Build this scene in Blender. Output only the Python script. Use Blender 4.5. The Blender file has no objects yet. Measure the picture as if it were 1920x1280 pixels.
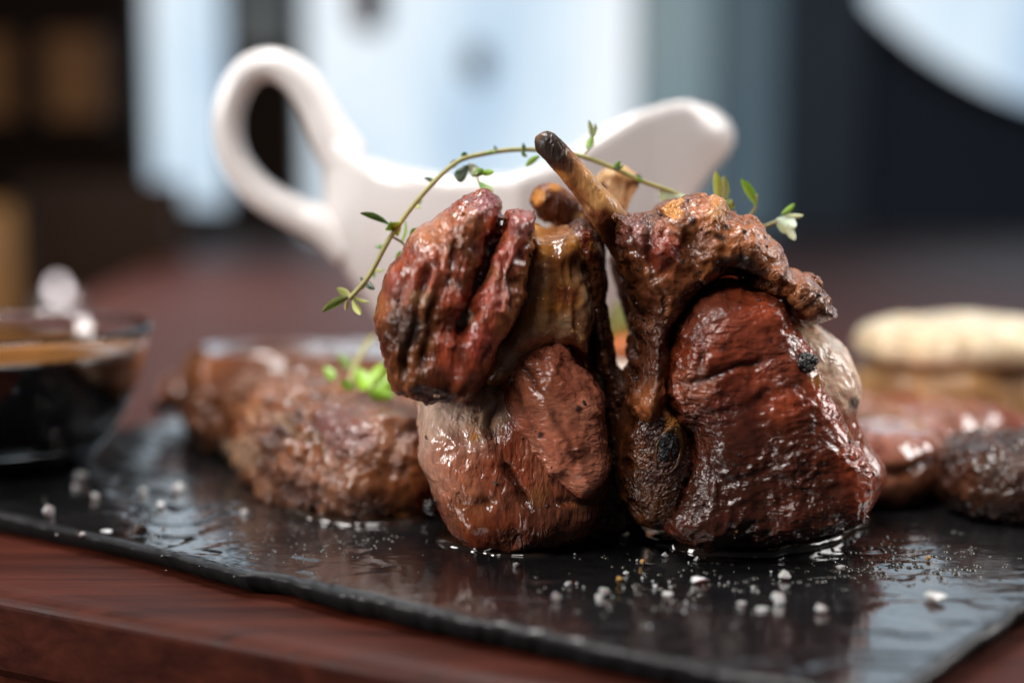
import bpy, bmesh, math, random
import numpy as np
from mathutils import Vector, Matrix

# ------------------------------------------------------------------ camera, world, lights (1 unit = 1 dm)
S = bpy.context.scene
S.unit_settings.scale_length = 0.1
COL = S.collection
CAM = np.array([0.0, -4.25, 1.12]); PITCH = math.radians(7.0); F = 50.0 / 36.0 * 1920.0
cam = bpy.data.cameras.new('camera'); cam.lens = 50; cam.sensor_width = 36
cam.clip_start = 0.05; cam.clip_end = 400
cam.dof.use_dof = True; cam.dof.focus_distance = 4.07
cam.dof.aperture_fstop = (0.50 / 0.172) * 0.1       # 50 mm seen in decimetre units
camo = bpy.data.objects.new('camera', cam); COL.objects.link(camo)
camo.location = CAM; camo.rotation_euler = (math.pi / 2 - PITCH, 0, 0)
S.camera = camo

W = bpy.data.worlds.new('World'); S.world = W; W.use_nodes = True
bg = W.node_tree.nodes['Background']; bg.inputs[0].default_value = (0.80, 0.86, 1.0, 1); bg.inputs[1].default_value = 0.045

def area(name, loc, target, size, power, color, size_y=None):
    l = bpy.data.lights.new(name, 'AREA'); l.energy = power; l.color = color
    l.shape = 'RECTANGLE'; l.size = size; l.size_y = size_y or size
    o = bpy.data.objects.new(name, l); COL.objects.link(o); o.location = loc
    o.rotation_euler = (Vector(target) - Vector(loc)).to_track_quat('-Z', 'Y').to_euler()
    return o
area('skylight_lamp', (-1.5, 1.2, 8.0), (0, 0, 0.5), 3.2, 720, (1.0, 0.965, 0.94), 2.2)
area('front_window_lamp', (-4.0, -7.5, 11.0), (0, 0.5, 0.6), 5.0, 880, (1.0, 0.94, 0.90), 3.5)
rl = area('far_table_fill', (-6.5, 9.5, 9.5), (-3.2, 9.0, 0), 3.0, 420, (1.0, 0.93, 0.90), 3.0); rl.data.spread = math.radians(75)  # unseen lamp added to brighten the far table
area('left_window_lamp', (-10.0, -4.0, 4.2), (0, 0.3, 0.6), 2.8, 900, (1.0, 0.95, 0.92), 3.6)
area('right_window_lamp', (8.5, 2.0, 5.0), (0.3, 0, 0.6), 4.0, 800, (1.0, 0.96, 0.93), 5.0)

S.view_settings.view_transform = 'Standard'; S.view_settings.look = 'None'
S.view_settings.exposure = 0.0; S.view_settings.gamma = 1.0
S.cycles.max_bounces = 8; S.cycles.caustics_reflective = False; S.cycles.caustics_refractive = False
S.cycles.use_denoising = True; S.cycles.sample_clamp_indirect = 6

# ------------------------------------------------------------------ photograph pixels to places
cp, sp = math.cos(PITCH), math.sin(PITCH)
def ray(px, py):
    a = (px - 960) / F; b = (640 - py) / F
    return np.array([a, cp + b * sp, -sp + b * cp])
def P(px, py, y):
    d = ray(px, py); t = (y - CAM[1]) / d[1]; return CAM + d * t
def G(px, py, z=0.0):
    d = ray(px, py); t = (z - CAM[2]) / d[2]; return CAM + d * t
def project(V):
    R = V - CAM
    f = R[:, 1] * cp - R[:, 2] * sp; u = R[:, 1] * sp + R[:, 2] * cp
    return np.stack([960 + F * R[:, 0] / f, 640 - F * u / f], 1)
def PP(pts, y): return np.array([P(a, b, y) for a, b in pts])

# ------------------------------------------------------------------ noise
def _hash(x, y, z, s):
    h = (x.astype(np.uint32) * np.uint32(374761393)) ^ (y.astype(np.uint32) * np.uint32(668265263)) ^ (z.astype(np.uint32) * np.uint32(2246822519)) ^ np.uint32((s * 3266489917) & 0xffffffff)
    h ^= h >> np.uint32(15); h *= np.uint32(2246822519); h ^= h >> np.uint32(13); h *= np.uint32(3266489917); h ^= h >> np.uint32(16)
    return (h & np.uint32(0xffff)).astype(np.float32) / 32767.5 - 1.0
def vnoise(Q, s=0):
    Q = np.asarray(Q, np.float32); i = np.floor(Q).astype(np.int64); f = Q - i; f = f * f * f * (f * (f * 6 - 15) + 10)
    i = i & 0xffffffff
    x, y, z = i[:, 0], i[:, 1], i[:, 2]; x1, y1, z1 = (x + 1) & 0xffffffff, (y + 1) & 0xffffffff, (z + 1) & 0xffffffff
    u, v, w = f[:, 0], f[:, 1], f[:, 2]
    a = _hash(x, y, z, s) * (1 - u) + _hash(x1, y, z, s) * u
    b = _hash(x, y1, z, s) * (1 - u) + _hash(x1, y1, z, s) * u
    c = _hash(x, y, z1, s) * (1 - u) + _hash(x1, y, z1, s) * u
    d = _hash(x, y1, z1, s) * (1 - u) + _hash(x1, y1, z1, s) * u
    return (a * (1 - v) + b * v) * (1 - w) + (c * (1 - v) + d * v) * w
def fbm(Q, s=0, o=4, g=0.5):
    r = 0; a = 1.0; t = 0
    Q = np.asarray(Q, np.float32)
    for k in range(o):
        r = r + a * vnoise(Q * (2.03 ** k) + 17.3 * k, s + k); t += a; a *= g
    return r / t
def ridged(Q, s=0, o=3, g=0.5):
    r = 0; a = 1.0; t = 0
    for k in range(o):
        r = r + a * (1 - 2 * np.abs(vnoise(Q * (2.03 ** k) + 9.1 * k, s + k))); t += a; a *= g
    return r / t
def sstep(a, b, x):
    t = np.clip((x - a) / (b - a), 0, 1); return t * t * (3 - 2 * t)

# ------------------------------------------------------------------ shape fields
def spline(pts, n=8, closed=True):
    p = np.asarray(pts, float); m = len(p); out = []
    rng = range(m) if closed else range(m - 1)
    for i in rng:
        if closed: a, b, c, d = p[i - 1], p[i], p[(i + 1) % m], p[(i + 2) % m]
        else: a, b, c, d = p[max(i - 1, 0)], p[i], p[i + 1], p[min(i + 2, m - 1)]
        for k in range(n):
            t = k / n
            out.append(0.5 * (2 * b + (c - a) * t + (2 * a - 5 * b + 4 * c - d) * t * t + (3 * b - a - 3 * c + d) * t ** 3))
    if not closed: out.append(p[-1])
    return np.array(out)
def poly_d(A, B, poly):
    """signed distance of grid points (A,B) to a closed polygon (negative inside)"""
    d = np.full(A.shape, 1e9, np.float32); ins = np.zeros(A.shape, bool)
    n = len(poly)
    for i in range(n):
        x0, y0 = poly[i - 1]; x1, y1 = poly[i]
        ex, ey = x1 - x0, y1 - y0; L = ex * ex + ey * ey + 1e-12
        t = np.clip(((A - x0) * ex + (B - y0) * ey) / L, 0, 1)
        d = np.minimum(d, (A - x0 - t * ex) ** 2 + (B - y0 - t * ey) ** 2)
        if y0 != y1:
            c = ((y0 > B) != (y1 > B)) & (A < x0 + (B - y0) * ex / (y1 - y0)); ins ^= c
    d = np.sqrt(d); return np.where(ins, -d, d)
def line_d(Q, pts):
    """distance of points Q (n,2) to an open polyline and the parameter along it"""
    d = np.full(len(Q), 1e9); tt = np.zeros(len(Q)); n = len(pts) - 1
    for i in range(n):
        a = np.asarray(pts[i], float); e = np.asarray(pts[i + 1], float) - a
        t = np.clip(((Q - a) @ e) / (e @ e + 1e-9), 0, 1)
        r = np.hypot(Q[:, 0] - a[0] - t * e[0], Q[:, 1] - a[1] - t * e[1])
        m = r < d; d[m] = r[m]; tt[m] = (i + t[m]) / n
    return d, tt
def smax(a, b, k):
    h = np.clip(0.5 + 0.5 * (a - b) / k, 0, 1); return b * (1 - h) + a * h + k * h * (1 - h)
def smin(a, b, k): return -smax(-a, -b, k)

def surface_nets(D, org, vox):
    ins = D < 0
    c = np.zeros(tuple(n - 1 for n in D.shape), np.int8)
    for dx in (0, 1):
        for dy in (0, 1):
            for dz in (0, 1):
                c += ins[dx:D.shape[0] - 1 + dx, dy:D.shape[1] - 1 + dy, dz:D.shape[2] - 1 + dz]
    act = np.argwhere((c > 0) & (c < 8)); idx = np.full(c.shape, -1, np.int64)
    idx[act[:, 0], act[:, 1], act[:, 2]] = np.arange(len(act))
    cs = [(a, b, d) for a in (0, 1) for b in (0, 1) for d in (0, 1)]
    val = {q: D[act[:, 0] + q[0], act[:, 1] + q[1], act[:, 2] + q[2]] for q in cs}
    pos = np.zeros((len(act), 3)); cnt = np.zeros(len(act))
    for q in cs:
        for ax in range(3):
            if q[ax] == 0:
                r = list(q); r[ax] = 1; r = tuple(r); va, vb = val[q], val[r]
                m = (va < 0) != (vb < 0); t = np.where(m, va / np.where(m, va - vb, 1), 0)
                for j in range(3): pos[:, j] += m * (q[j] + (t if j == ax else 0))
                cnt += m
    pos = act + pos / cnt[:, None]
    F_ = []
    for ax in range(3):
        a = [slice(None)] * 3; b = [slice(None)] * 3
        a[ax] = slice(0, D.shape[ax] - 1); b[ax] = slice(1, D.shape[ax])
        ch = ins[tuple(a)] != ins[tuple(b)]
        e = np.argwhere(ch); o1, o2 = [k for k in range(3) if k != ax]
        ok = (e[:, o1] > 0) & (e[:, o2] > 0) & (e[:, o1] < D.shape[o1] - 1) & (e[:, o2] < D.shape[o2] - 1); e = e[ok]
        def cell(d1, d2):
            q = e.copy(); q[:, o1] += d1; q[:, o2] += d2; return idx[q[:, 0], q[:, 1], q[:, 2]]
        quad = np.stack([cell(-1, -1), cell(0, -1), cell(0, 0), cell(-1, 0)], 1)
        flip = ins[e[:, 0], e[:, 1], e[:, 2]]
        if ax == 1: flip = ~flip
        quad[~flip] = quad[~flip][:, ::-1]
        F_.append(quad)
    return org + pos * vox, np.concatenate(F_), pos
def sample(D, pos):
    p = np.clip(pos, 0, np.array(D.shape) - 1.001); i = p.astype(int); f = p - i; r = 0
    for dx in (0, 1):
        for dy in (0, 1):
            for dz in (0, 1):
                w = (f[:, 0] if dx else 1 - f[:, 0]) * (f[:, 1] if dy else 1 - f[:, 1]) * (f[:, 2] if dz else 1 - f[:, 2])
                r = r + w * D[i[:, 0] + dx, i[:, 1] + dy, i[:, 2] + dz]
    return r
def grad_normals(D, pos):
    e = 1.0; n = np.stack([sample(D, pos + e * np.eye(3)[k]) - sample(D, pos - e * np.eye(3)[k]) for k in range(3)], 1)
    return n / (np.linalg.norm(n, axis=1, keepdims=True) + 1e-9)

# ------------------------------------------------------------------ objects
def thing(name, label, cat, loc=(0, 0, 0), group=None):
    o = bpy.data.objects.new(name, None); COL.objects.link(o); o.location = loc; o.empty_display_size = 0.05
    o['label'] = label; o['category'] = cat
    if group: o['group'] = group
    return o
def tag(o, label=None, cat=None, group=None, kind=None):
    for k, v in (('label', label), ('category', cat), ('group', group), ('kind', kind)):
        if v: o[k] = v
    return o
def link_mesh(name, me, mat, parent=None):
    o = bpy.data.objects.new(name, me); COL.objects.link(o)
    if mat: me.materials.append(mat)
    if parent: o.parent = parent
    return o
def np_mesh(name, V, Fc, mat, parent=None, cols=None, gloss=None, smooth=True, origin=None):
    V = np.asarray(V, float)
    root = parent
    off = np.zeros(3)
    while root is not None: off += np.array(root.location); root = root.parent
    if origin is not None and parent is None: off = np.asarray(origin, float)
    me = bpy.data.meshes.new(name)
    if isinstance(Fc, np.ndarray):
        k = Fc.shape[1]
        me.vertices.add(len(V)); me.vertices.foreach_set('co', (V - off).astype(np.float32).ravel())
        me.loops.add(Fc.size); me.loops.foreach_set('vertex_index', Fc.astype(np.int32).ravel())
        me.polygons.add(len(Fc)); me.polygons.foreach_set('loop_start', np.arange(0, Fc.size, k, dtype=np.int32))
        me.update(calc_edges=True); me.validate()
    else:
        me.from_pydata([tuple(v) for v in (V - off)], [], Fc); me.update()
    if smooth: me.polygons.foreach_set('use_smooth', np.ones(len(me.polygons), bool))
    if cols is not None:
        a = me.attributes.new('col', 'FLOAT_COLOR', 'POINT')
        a.data.foreach_set('color', np.concatenate([cols, np.ones((len(cols), 1))], 1).astype(np.float32).ravel())
    if gloss is not None:
        a = me.attributes.new('gloss', 'FLOAT', 'POINT'); a.data.foreach_set('value', gloss.astype(np.float32))
    o = link_mesh(name, me, mat, parent)
    if origin is not None and parent is None: o.location = off
    return o
def tube(pts, rad, n=12, flat=1.0, cap=True):
    pts = np.asarray(pts, float); m = len(pts); rad = np.broadcast_to(np.asarray(rad, float), (m,))
    T = np.gradient(pts, axis=0); T /= np.linalg.norm(T, axis=1, keepdims=True) + 1e-12
    ref = np.array([0, 1.0, 0.13]); V = []; 
    for i in range(m):
        a = np.cross(T[i], ref); a /= np.linalg.norm(a) + 1e-9; b = np.cross(T[i], a)
        for k in range(n):
            th = 2 * math.pi * k / n; V.append(pts[i] + rad[i] * (math.cos(th) * a + flat * math.sin(th) * b))
    Fc = [(i * n + k, i * n + (k + 1) % n, (i + 1) * n + (k + 1) % n, (i + 1) * n + k) for i in range(m - 1) for k in range(n)]
    if cap:
        V.append(pts[0]); V.append(pts[-1]); c0, c1 = len(V) - 2, len(V) - 1
        Fc += [(c0, (k + 1) % n, k) for k in range(n)] + [(c1, (m - 1) * n + k, (m - 1) * n + (k + 1) % n) for k in range(n)]
    return np.array(V), Fc
def lathe(prof, n=96, center=(0, 0, 0)):
    V = []; m = len(prof)
    for r, z in prof:
        for k in range(n):
            t = 2 * math.pi * k / n; V.append((center[0] + r * math.cos(t), center[1] + r * math.sin(t), center[2] + z))
    Fc = [(i * n + k, i * n + (k + 1) % n, (i + 1) * n + (k + 1) % n, (i + 1) * n + k) for i in range(m - 1) for k in range(n)]
    return np.array(V), Fc
def box(lo, hi):
    (x0, y0, z0), (x1, y1, z1) = lo, hi
    V = [(x0, y0, z0), (x1, y0, z0), (x1, y1, z0), (x0, y1, z0), (x0, y0, z1), (x1, y0, z1), (x1, y1, z1), (x0, y1, z1)]
    return V, [(0, 3, 2, 1), (4, 5, 6, 7), (0, 1, 5, 4), (1, 2, 6, 5), (2, 3, 7, 6), (3, 0, 4, 7)]
def boxes(bs):
    V = []; Fc = []
    for lo, hi in bs:
        v, f = box(lo, hi); k = len(V); V += v; Fc += [tuple(i + k for i in q) for q in f]
    return np.array(V, float), Fc
def bevel(o, w, seg=3):
    m = o.modifiers.new('bevel', 'BEVEL'); m.width = w; m.segments = seg; m.limit_method = 'ANGLE'; return o

# ------------------------------------------------------------------ materials
def new_mat(name):
    m = bpy.data.materials.new(name); m.use_nodes = True
    nt = m.node_tree; return m, nt, nt.nodes['Principled BSDF']
def N(nt, kind, **kw):
    n = nt.nodes.new(kind)
    for k, v in kw.items():
        if k in n.inputs: n.inputs[k].default_value = v
        else: setattr(n, k, v)
    return n
def noise(nt, vec, scale, detail=4, rough=0.55, dist=0.0):
    n = N(nt, 'ShaderNodeTexNoise'); n.inputs['Scale'].default_value = scale; n.inputs['Detail'].default_value = detail
    n.inputs['Roughness'].default_value = rough; n.inputs['Distortion'].default_value = dist
    if vec: nt.links.new(vec, n.inputs['Vector'])
    return n
def ramp(nt, fac, stops):
    r = N(nt, 'ShaderNodeValToRGB'); el = r.color_ramp.elements
    while len(el) < len(stops): el.new(0.5)
    for e, (p, c) in zip(el, stops): e.position = p; e.color = (c[0], c[1], c[2], 1) if not isinstance(c, (int, float)) else (c, c, c, 1)
    nt.links.new(fac, r.inputs[0]); return r
def objcoord(nt): return N(nt, 'ShaderNodeTexCoord').outputs['Object']
def mathn(nt, op, a, b):
    n = N(nt, 'ShaderNodeMath', operation=op)
    for k, v in enumerate((a, b)):
        if isinstance(v, (int, float)): n.inputs[k].default_value = v
        else: nt.links.new(v, n.inputs[k])
    return n.outputs[0]

def meat_material(name, sss=0.12, coat=0.6, bump=0.5, fine=1.0, stretch=(1, 1, 1), rot=0.0, rlo=0.20, rhi=0.42):
    m, nt, b = new_mat(name); L = nt.links
    co = objcoord(nt)
    mp = N(nt, 'ShaderNodeMapping'); mp.inputs['Rotation'].default_value = (0, rot, 0); mp.inputs['Scale'].default_value = stretch
    L.new(co, mp.inputs['Vector'])
    at = N(nt, 'ShaderNodeAttribute', attribute_name='col'); gl = N(nt, 'ShaderNodeAttribute', attribute_name='gloss')
    n1 = noise(nt, mp.outputs[0], 26, 6, 0.65, 0.4)
    var = ramp(nt, n1.outputs['Fac'], [(0.25, 0.50), (0.5, 1.0), (0.75, 1.45)])
    mix = N(nt, 'ShaderNodeMix', data_type='RGBA', blend_type='MULTIPLY'); mix.inputs[0].default_value = 0.85
    L.new(at.outputs['Color'], mix.inputs[6]); L.new(var.outputs[0], mix.inputs[7])
    L.new(mix.outputs[2], b.inputs['Base Color'])
    n2 = noise(nt, co, 14, 5, 0.7)
    rr = ramp(nt, n2.outputs['Fac'], [(0.3, rlo), (0.62, rhi)])
    ro = mathn(nt, 'ADD', mathn(nt, 'MULTIPLY', gl.outputs['Fac'], -0.26), mathn(nt, 'ADD', rr.outputs[0], 0.10))
    mx = N(nt, 'ShaderNodeClamp'); mx.inputs[1].default_value = 0.10; mx.inputs[2].default_value = 0.9; L.new(ro, mx.inputs[0])
    L.new(mx.outputs[0], b.inputs['Roughness'])
    n3 = noise(nt, mp.outputs[0], 34 * fine, 2.0, 0.5, 0.9)
    n4 = noise(nt, co, 62 * fine, 1.0, 0.5, 0.4)
    hgt = mathn(nt, 'ADD', n3.outputs['Fac'], mathn(nt, 'MULTIPLY', n4.outputs['Fac'], 0.28))
    b.inputs['Specular IOR Level'].default_value = 0.30
    bp = N(nt, 'ShaderNodeBump'); bp.inputs['Strength'].default_value = bump; bp.inputs['Distance'].default_value = 0.026
    n5 = noise(nt, co, 5.5, 2, 0.5); vr = ramp(nt, n5.outputs['Fac'], [(0.36, 0.22), (0.62, 1.25)])
    L.new(mathn(nt, 'MULTIPLY', vr.outputs[0], bump), bp.inputs['Strength'])
    L.new(hgt, bp.inputs['Height']); L.new(bp.outputs[0], b.inputs['Normal'])
    bc = N(nt, 'ShaderNodeBump'); bc.inputs['Strength'].default_value = bump * 0.8; bc.inputs['Distance'].default_value = 0.016; L.new(mathn(nt, 'MULTIPLY', vr.outputs[0], bump * 0.85), bc.inputs['Strength'])
    L.new(n3.outputs['Fac'], bc.inputs['Height']); L.new(bc.outputs[0], b.inputs['Coat Normal'])
    L.new(mathn(nt, 'MULTIPLY', gl.outputs['Fac'], coat), b.inputs['Coat Weight']); b.inputs['Coat Roughness'].default_value = 0.07
    b.inputs['Subsurface Weight'].default_value = sss; b.inputs['Subsurface Radius'].default_value = (1.0, 0.35, 0.18)
    b.inputs['Subsurface Scale'].default_value = 0.05
    return m
M_MEAT = meat_material('roast_meat', 0.06, 1.0, 0.62)
M_FIBRE = meat_material('fibrous_meat', 0.06, 1.0, 0.7, 1.0, (0.6, 1, 1.4), math.radians(-22))
M_STRIP = meat_material('strip_meat', 0.06, 1.0, 0.6, 1.0, (1.9, 1, 0.42), math.radians(14))
M_FAT = meat_material('soft_fat', 0.25, 0.9, 0.34, 0.8)
M_WET = meat_material('wet_meat', 0.08, 1.0, 0.10, 0.7, rlo=.06, rhi=.2)
M_GRAIN = meat_material('grained_meat', 0.08, 0.8, 0.6, 1.0, (0.6, 1, 1.5), math.radians(52))
M_FATGRAIN = meat_material('grained_fat', 0.2, 0.9, 0.5, 0.9, (1.7, 1, 0.6), math.radians(8))
M_CRUST = meat_material('crusted_meat', 0.06, 0.85, 0.9, 1.3)
M_BONE = meat_material('roasted_bone', 0.08, 0.2, 0.35, 0.8, (1.6, 1, 0.5), math.radians(-35))

def plain(name, col, rough=0.5, **kw):
    m, nt, b = new_mat(name); b.inputs['Base Color'].default_value = (*col, 1); b.inputs['Roughness'].default_value = rough
    co = objcoord(nt); n = noise(nt, co, kw.pop('scale', 6), 5)
    a = kw.pop('var', 0.18)
    r = ramp(nt, n.outputs['Fac'], [(0.25, tuple(c * (1 - a) for c in col)), (0.75, tuple(min(1, c * (1 + a)) for c in col))])
    nt.links.new(r.outputs[0], b.inputs['Base Color'])
    bm_ = kw.pop('bump', 0)
    if bm_:
        n2 = noise(nt, co, kw.pop('bscale', 40), 5); bp = N(nt, 'ShaderNodeBump'); bp.inputs['Strength'].default_value = bm_; bp.inputs['Distance'].default_value = 0.02
        nt.links.new(n2.outputs['Fac'], bp.inputs['Height']); nt.links.new(bp.outputs[0], b.inputs['Normal'])
    for k, v in kw.items(): b.inputs[k.replace('_', ' ')].default_value = v
    return m
def emit(name, col, st):
    m, nt, b = new_mat(name); nt.nodes.remove(b); e = N(nt, 'ShaderNodeEmission'); e.inputs[0].default_value = (*col, 1); e.inputs[1].default_value = st
    nt.links.new(e.outputs[0], nt.nodes['Material Output'].inputs[0]); return m
def pane_mat(name, tint):
    m, nt, b = new_mat(name); nt.nodes.remove(b)
    t = N(nt, 'ShaderNodeBsdfTransparent'); t.inputs[0].default_value = (*tint, 1)
    g = N(nt, 'ShaderNodeBsdfGlossy'); g.inputs['Roughness'].default_value = 0.05
    x = N(nt, 'ShaderNodeMixShader'); x.inputs[0].default_value = 0.03
    nt.links.new(t.outputs[0], x.inputs[1]); nt.links.new(g.outputs[0], x.inputs[2]); nt.links.new(x.outputs[0], nt.nodes['Material Output'].inputs[0]); return m
def glass_mat(name, col=(1, 1, 1), rough=0.02):
    m, nt, b = new_mat(name); b.inputs['Base Color'].default_value = (*col, 1); b.inputs['Roughness'].default_value = rough
    b.inputs['Transmission Weight'].default_value = 1.0; b.inputs['IOR'].default_value = 1.47; return m

def wood_mat(name, c0, c1, rough, coat, ang):
    m, nt, b = new_mat(name); L = nt.links; co = objcoord(nt)
    mp = N(nt, 'ShaderNodeMapping'); mp.inputs['Rotation'].default_value = (0, 0, -ang); mp.inputs['Scale'].default_value = (0.35, 5, 5); L.new(co, mp.inputs[0])
    n = noise(nt, mp.outputs[0], 3.0, 8, 0.65, 0.5); n2 = noise(nt, co, 1.6, 4)
    r = ramp(nt, n.outputs['Fac'], [(0.3, c0), (0.7, c1)])
    mx = N(nt, 'ShaderNodeMix', data_type='RGBA', blend_type='MULTIPLY'); mx.inputs[0].default_value = 0.6
    r2 = ramp(nt, n2.outputs['Fac'], [(0.3, 0.55), (0.7, 1.2)]); L.new(r.outputs[0], mx.inputs[6]); L.new(r2.outputs[0], mx.inputs[7]); L.new(mx.outputs[2], b.inputs['Base Color'])
    rr = ramp(nt, n.outputs['Fac'], [(0.2, rough * 0.8), (0.8, rough * 1.3)]); L.new(rr.outputs[0], b.inputs['Roughness'])
    bp = N(nt, 'ShaderNodeBump'); bp.inputs['Strength'].default_value = 0.12; bp.inputs['Distance'].default_value = 0.01
    L.new(n.outputs['Fac'], bp.inputs['Height']); L.new(bp.outputs[0], b.inputs['Normal'])
    b.inputs['Specular IOR Level'].default_value = 0.2; b.inputs['Coat Weight'].default_value = coat; b.inputs['Coat Roughness'].default_value = 0.22
    return m

# ================================================================== SETTING
A0, A1 = G(0, 1108, -0.07), G(1000, 1292, -0.07)
fdir = (A1 - A0)[:2]; fdir /= np.linalg.norm(fdir); FANG = math.atan2(fdir[1], fdir[0])
fper = np.array([-fdir[1], fdir[0]])

# table: solid top with a rounded front edge
M_WOOD = wood_mat('mahogany', (0.024, 0.0042, 0.0022), (0.080, 0.0150, 0.0060), 0.50, 0.0, FANG)
t_root = thing('wooden_table', 'dark red mahogany table with rounded front edge under the slate', 'table', (0, 0, -0.07))
FL = A0[:2] - fdir * 2.0; FR = A0[:2] + fdir * 9.0
corner = [FL, FR, np.array([13.0, 21.5]), np.array([-5.1, 21.5]), np.array([-4.3, 12.0])]
def offset_poly(ps, d):
    out = []; n = len(ps)
    for i in range(n):
        a, b, c = ps[i - 1], ps[i], ps[(i + 1) % n]
        n1 = np.array([-(b - a)[1], (b - a)[0]]) / np.linalg.norm(b - a); n2 = np.array([-(c - b)[1], (c - b)[0]]) / np.linalg.norm(c - b)
        m = n1 + n2; m /= np.linalg.norm(m); out.append(b + m * d / max(0.3, m @ n1))
    return out
V = []; Fc = []; rings = []
for k in range(9):
    th = k / 8 * math.pi / 2; rings.append((0.075 * (1 - math.sin(th)), -0.07 - 0.05 * (1 - math.cos(th))))
rings += [(0.0, -0.30), (0.02, -0.33), (0.03, -0.42)]
for d, z in rings: V += [(p[0], p[1], z) for p in offset_poly(corner, d)]
n = len(corner)
for r in range(len(rings) - 1):
    for i in range(n): Fc.append((r * n + i, r * n + (i + 1) % n, (r + 1) * n + (i + 1) % n, (r + 1) * n + i))
Fc.append(tuple(range(n))); Fc.append(tuple((len(rings) - 1) * n + i for i in range(n))[::-1])
Fc = [f if len(f) > 4 and f[0] == 0 else f[::-1] for f in Fc]
np_mesh('tabletop', V, Fc, M_WOOD, t_root, smooth=False)
for lx, ly in ((-3.2, -0.6), (8.0, -0.8), (11.5, 20.0), (-4.2, 20.0)):
    v, f = boxes([((lx - 0.3, ly - 0.3, -7.4), (lx + 0.3, ly + 0.3, -0.42))]); np_mesh('leg', v, f, M_WOOD, t_root, smooth=False)
M_FLOOR = plain('floor_boards', (0.05, 0.03, 0.022), 0.5)
v, f = boxes([((-60, -30, -7.6), (60, 24, -7.4))]); tag(np_mesh('floor', v, f, M_FLOOR, smooth=False), kind='structure')

# back wall with windows, 28 dm from the camera
YB = 24.0
def bx(px): return P(px, 300, YB)[0]
def bz(py): return P(960, py, YB)[2]
M_BROWN = plain('brown_wall', (0.022, 0.010, 0.005), 0.6, Specular_IOR_Level=0.12)
M_NAVY = plain('navy_wall', (0.050, 0.068, 0.098), 0.6, Specular_IOR_Level=0.12)
M_DARKWOOD = plain('dark_frame', (0.014, 0.007, 0.005), 0.45, Specular_IOR_Level=0.15)
zt, zb = 16.0, -7.4
wl = [((-45, YB, zb), (bx(262), YB + 1, zt)), ((bx(432), YB, zb), (bx(566), YB + 1, zt)), ((bx(262), YB, zb), (bx(432), YB + 1, bz(398)))]
v, f = boxes(wl); tag(np_mesh('wall', v, f, M_BROWN, smooth=False), kind='structure')
# right wall with a round opening
cx, cz = P(2190, -560, YB)[0], P(2190, -560, YB)[2]; R0 = abs(P(2190 - 800, 300, YB)[0] - cx)
xl, xr = bx(1470), 45.0
V = []; Fc = []; n = 96
def sq(th):
    c, s = math.cos(th), math.sin(th)
    ts = []
    if c > 1e-6: ts.append((xr - cx) / c)
    if c < -1e-6: ts.append((xl - cx) / c)
    if s > 1e-6: ts.append((24.0 - cz) / s)
    if s < -1e-6: ts.append((zb - cz) / s)
    t = min(ts); return cx + c * t, cz + s * t
angs = sorted([2 * math.pi * k / n for k in range(n)] + [math.atan2(b - cz, a - cx) % (2 * math.pi) for a in (xl, xr) for b in (24.0, zb)])
n = len(angs)
for yy in (YB, YB + 0.8):
    for a in angs: V.append((cx + R0 * math.cos(a), yy, cz + R0 * math.sin(a)))
    for a in angs: q = sq(a); V.append((q[0], yy, q[1]))
for k in range(n):
    j = (k + 1) % n
    Fc += [(k, j, n + j, n + k), (2 * n + k, 3 * n + k, 3 * n + j, 2 * n + j), (k, 2 * n + k, 2 * n + j, j), (n + k, n + j, 3 * n + j, 3 * n + k)]
tag(np_mesh('wall.001', V, Fc, M_NAVY, smooth=False), kind='structure')

def window(px0, px1, py_bottom, label, glass, fm, fr=0.12):
    x0, x1 = bx(px0), bx(px1); z0 = bz(py_bottom); r = thing('window', label, 'window', ((x0 + x1) / 2, YB + 0.3, z0), 'windows in the back wall')
    v, f = boxes([((x0, YB + 0.2, z0), (x0 + fr, YB + 0.5, zt)), ((x1 - fr, YB + 0.2, z0), (x1, YB + 0.5, zt)),
                  ((x0 + fr, YB + 0.2, z0), (x1 - fr, YB + 0.5, z0 + fr)), ((x0 + fr, YB + 0.2, zt - fr), (x1 - fr, YB + 0.5, zt))])
    np_mesh('frame', v, f, fm, r, smooth=False)
    v, f = boxes([((x0 + fr, YB + 0.33, z0 + fr), (x1 - fr, YB + 0.36, zt - fr))]); np_mesh('pane', v, f, glass, r, smooth=False)
    return r
M_CLEAR = pane_mat('clear_glass', (0.97, 0.985, 1.0)); M_TINT = pane_mat('tinted_glass', (0.50, 0.55, 0.555)); M_TINT2 = pane_mat('dark_tinted_glass', (0.31, 0.35, 0.37))
window(262, 432, 398, 'narrow bright window left of the gravy boat handle', M_CLEAR, M_DARKWOOD)
M_FRAMEW = plain('pale_frame', (0.5, 0.55, 0.6), 0.4)
window(566, 1195, 520, 'wide bright window behind the middle of the gravy boat', M_CLEAR, M_FRAMEW, 0.06)
window(1195, 1340, 520, 'grey tinted window right of the wide bright window', M_TINT, M_FRAMEW, 0.05)
window(1340, 1470, 520, 'dark tinted window beside the navy wall', M_TINT2, plain('slate_frame', (0.08, 0.10, 0.12), 0.4), 0.05)
v, f = boxes([((bx(566), YB, zb), (bx(1470), YB + 0.9, bz(520)))]); tag(np_mesh('wall.002', v, f, M_BROWN, smooth=False), kind='structure')
rw = thing('round_window', 'large bright round window cut off in the upper right corner', 'window', (cx, YB + 0.3, cz))
v, f = lathe([(R0 - 0.02, 0), (R0 + 0.3, 0), (R0 + 0.3, 0.25), (R0 - 0.02, 0.25), (R0 - 0.02, 0)], 128)
v = np.stack([v[:, 0] + cx, YB - 0.26 + v[:, 2], v[:, 1] + cz], 1); np_mesh('rim', v, f, M_DARKWOOD, rw)
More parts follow.
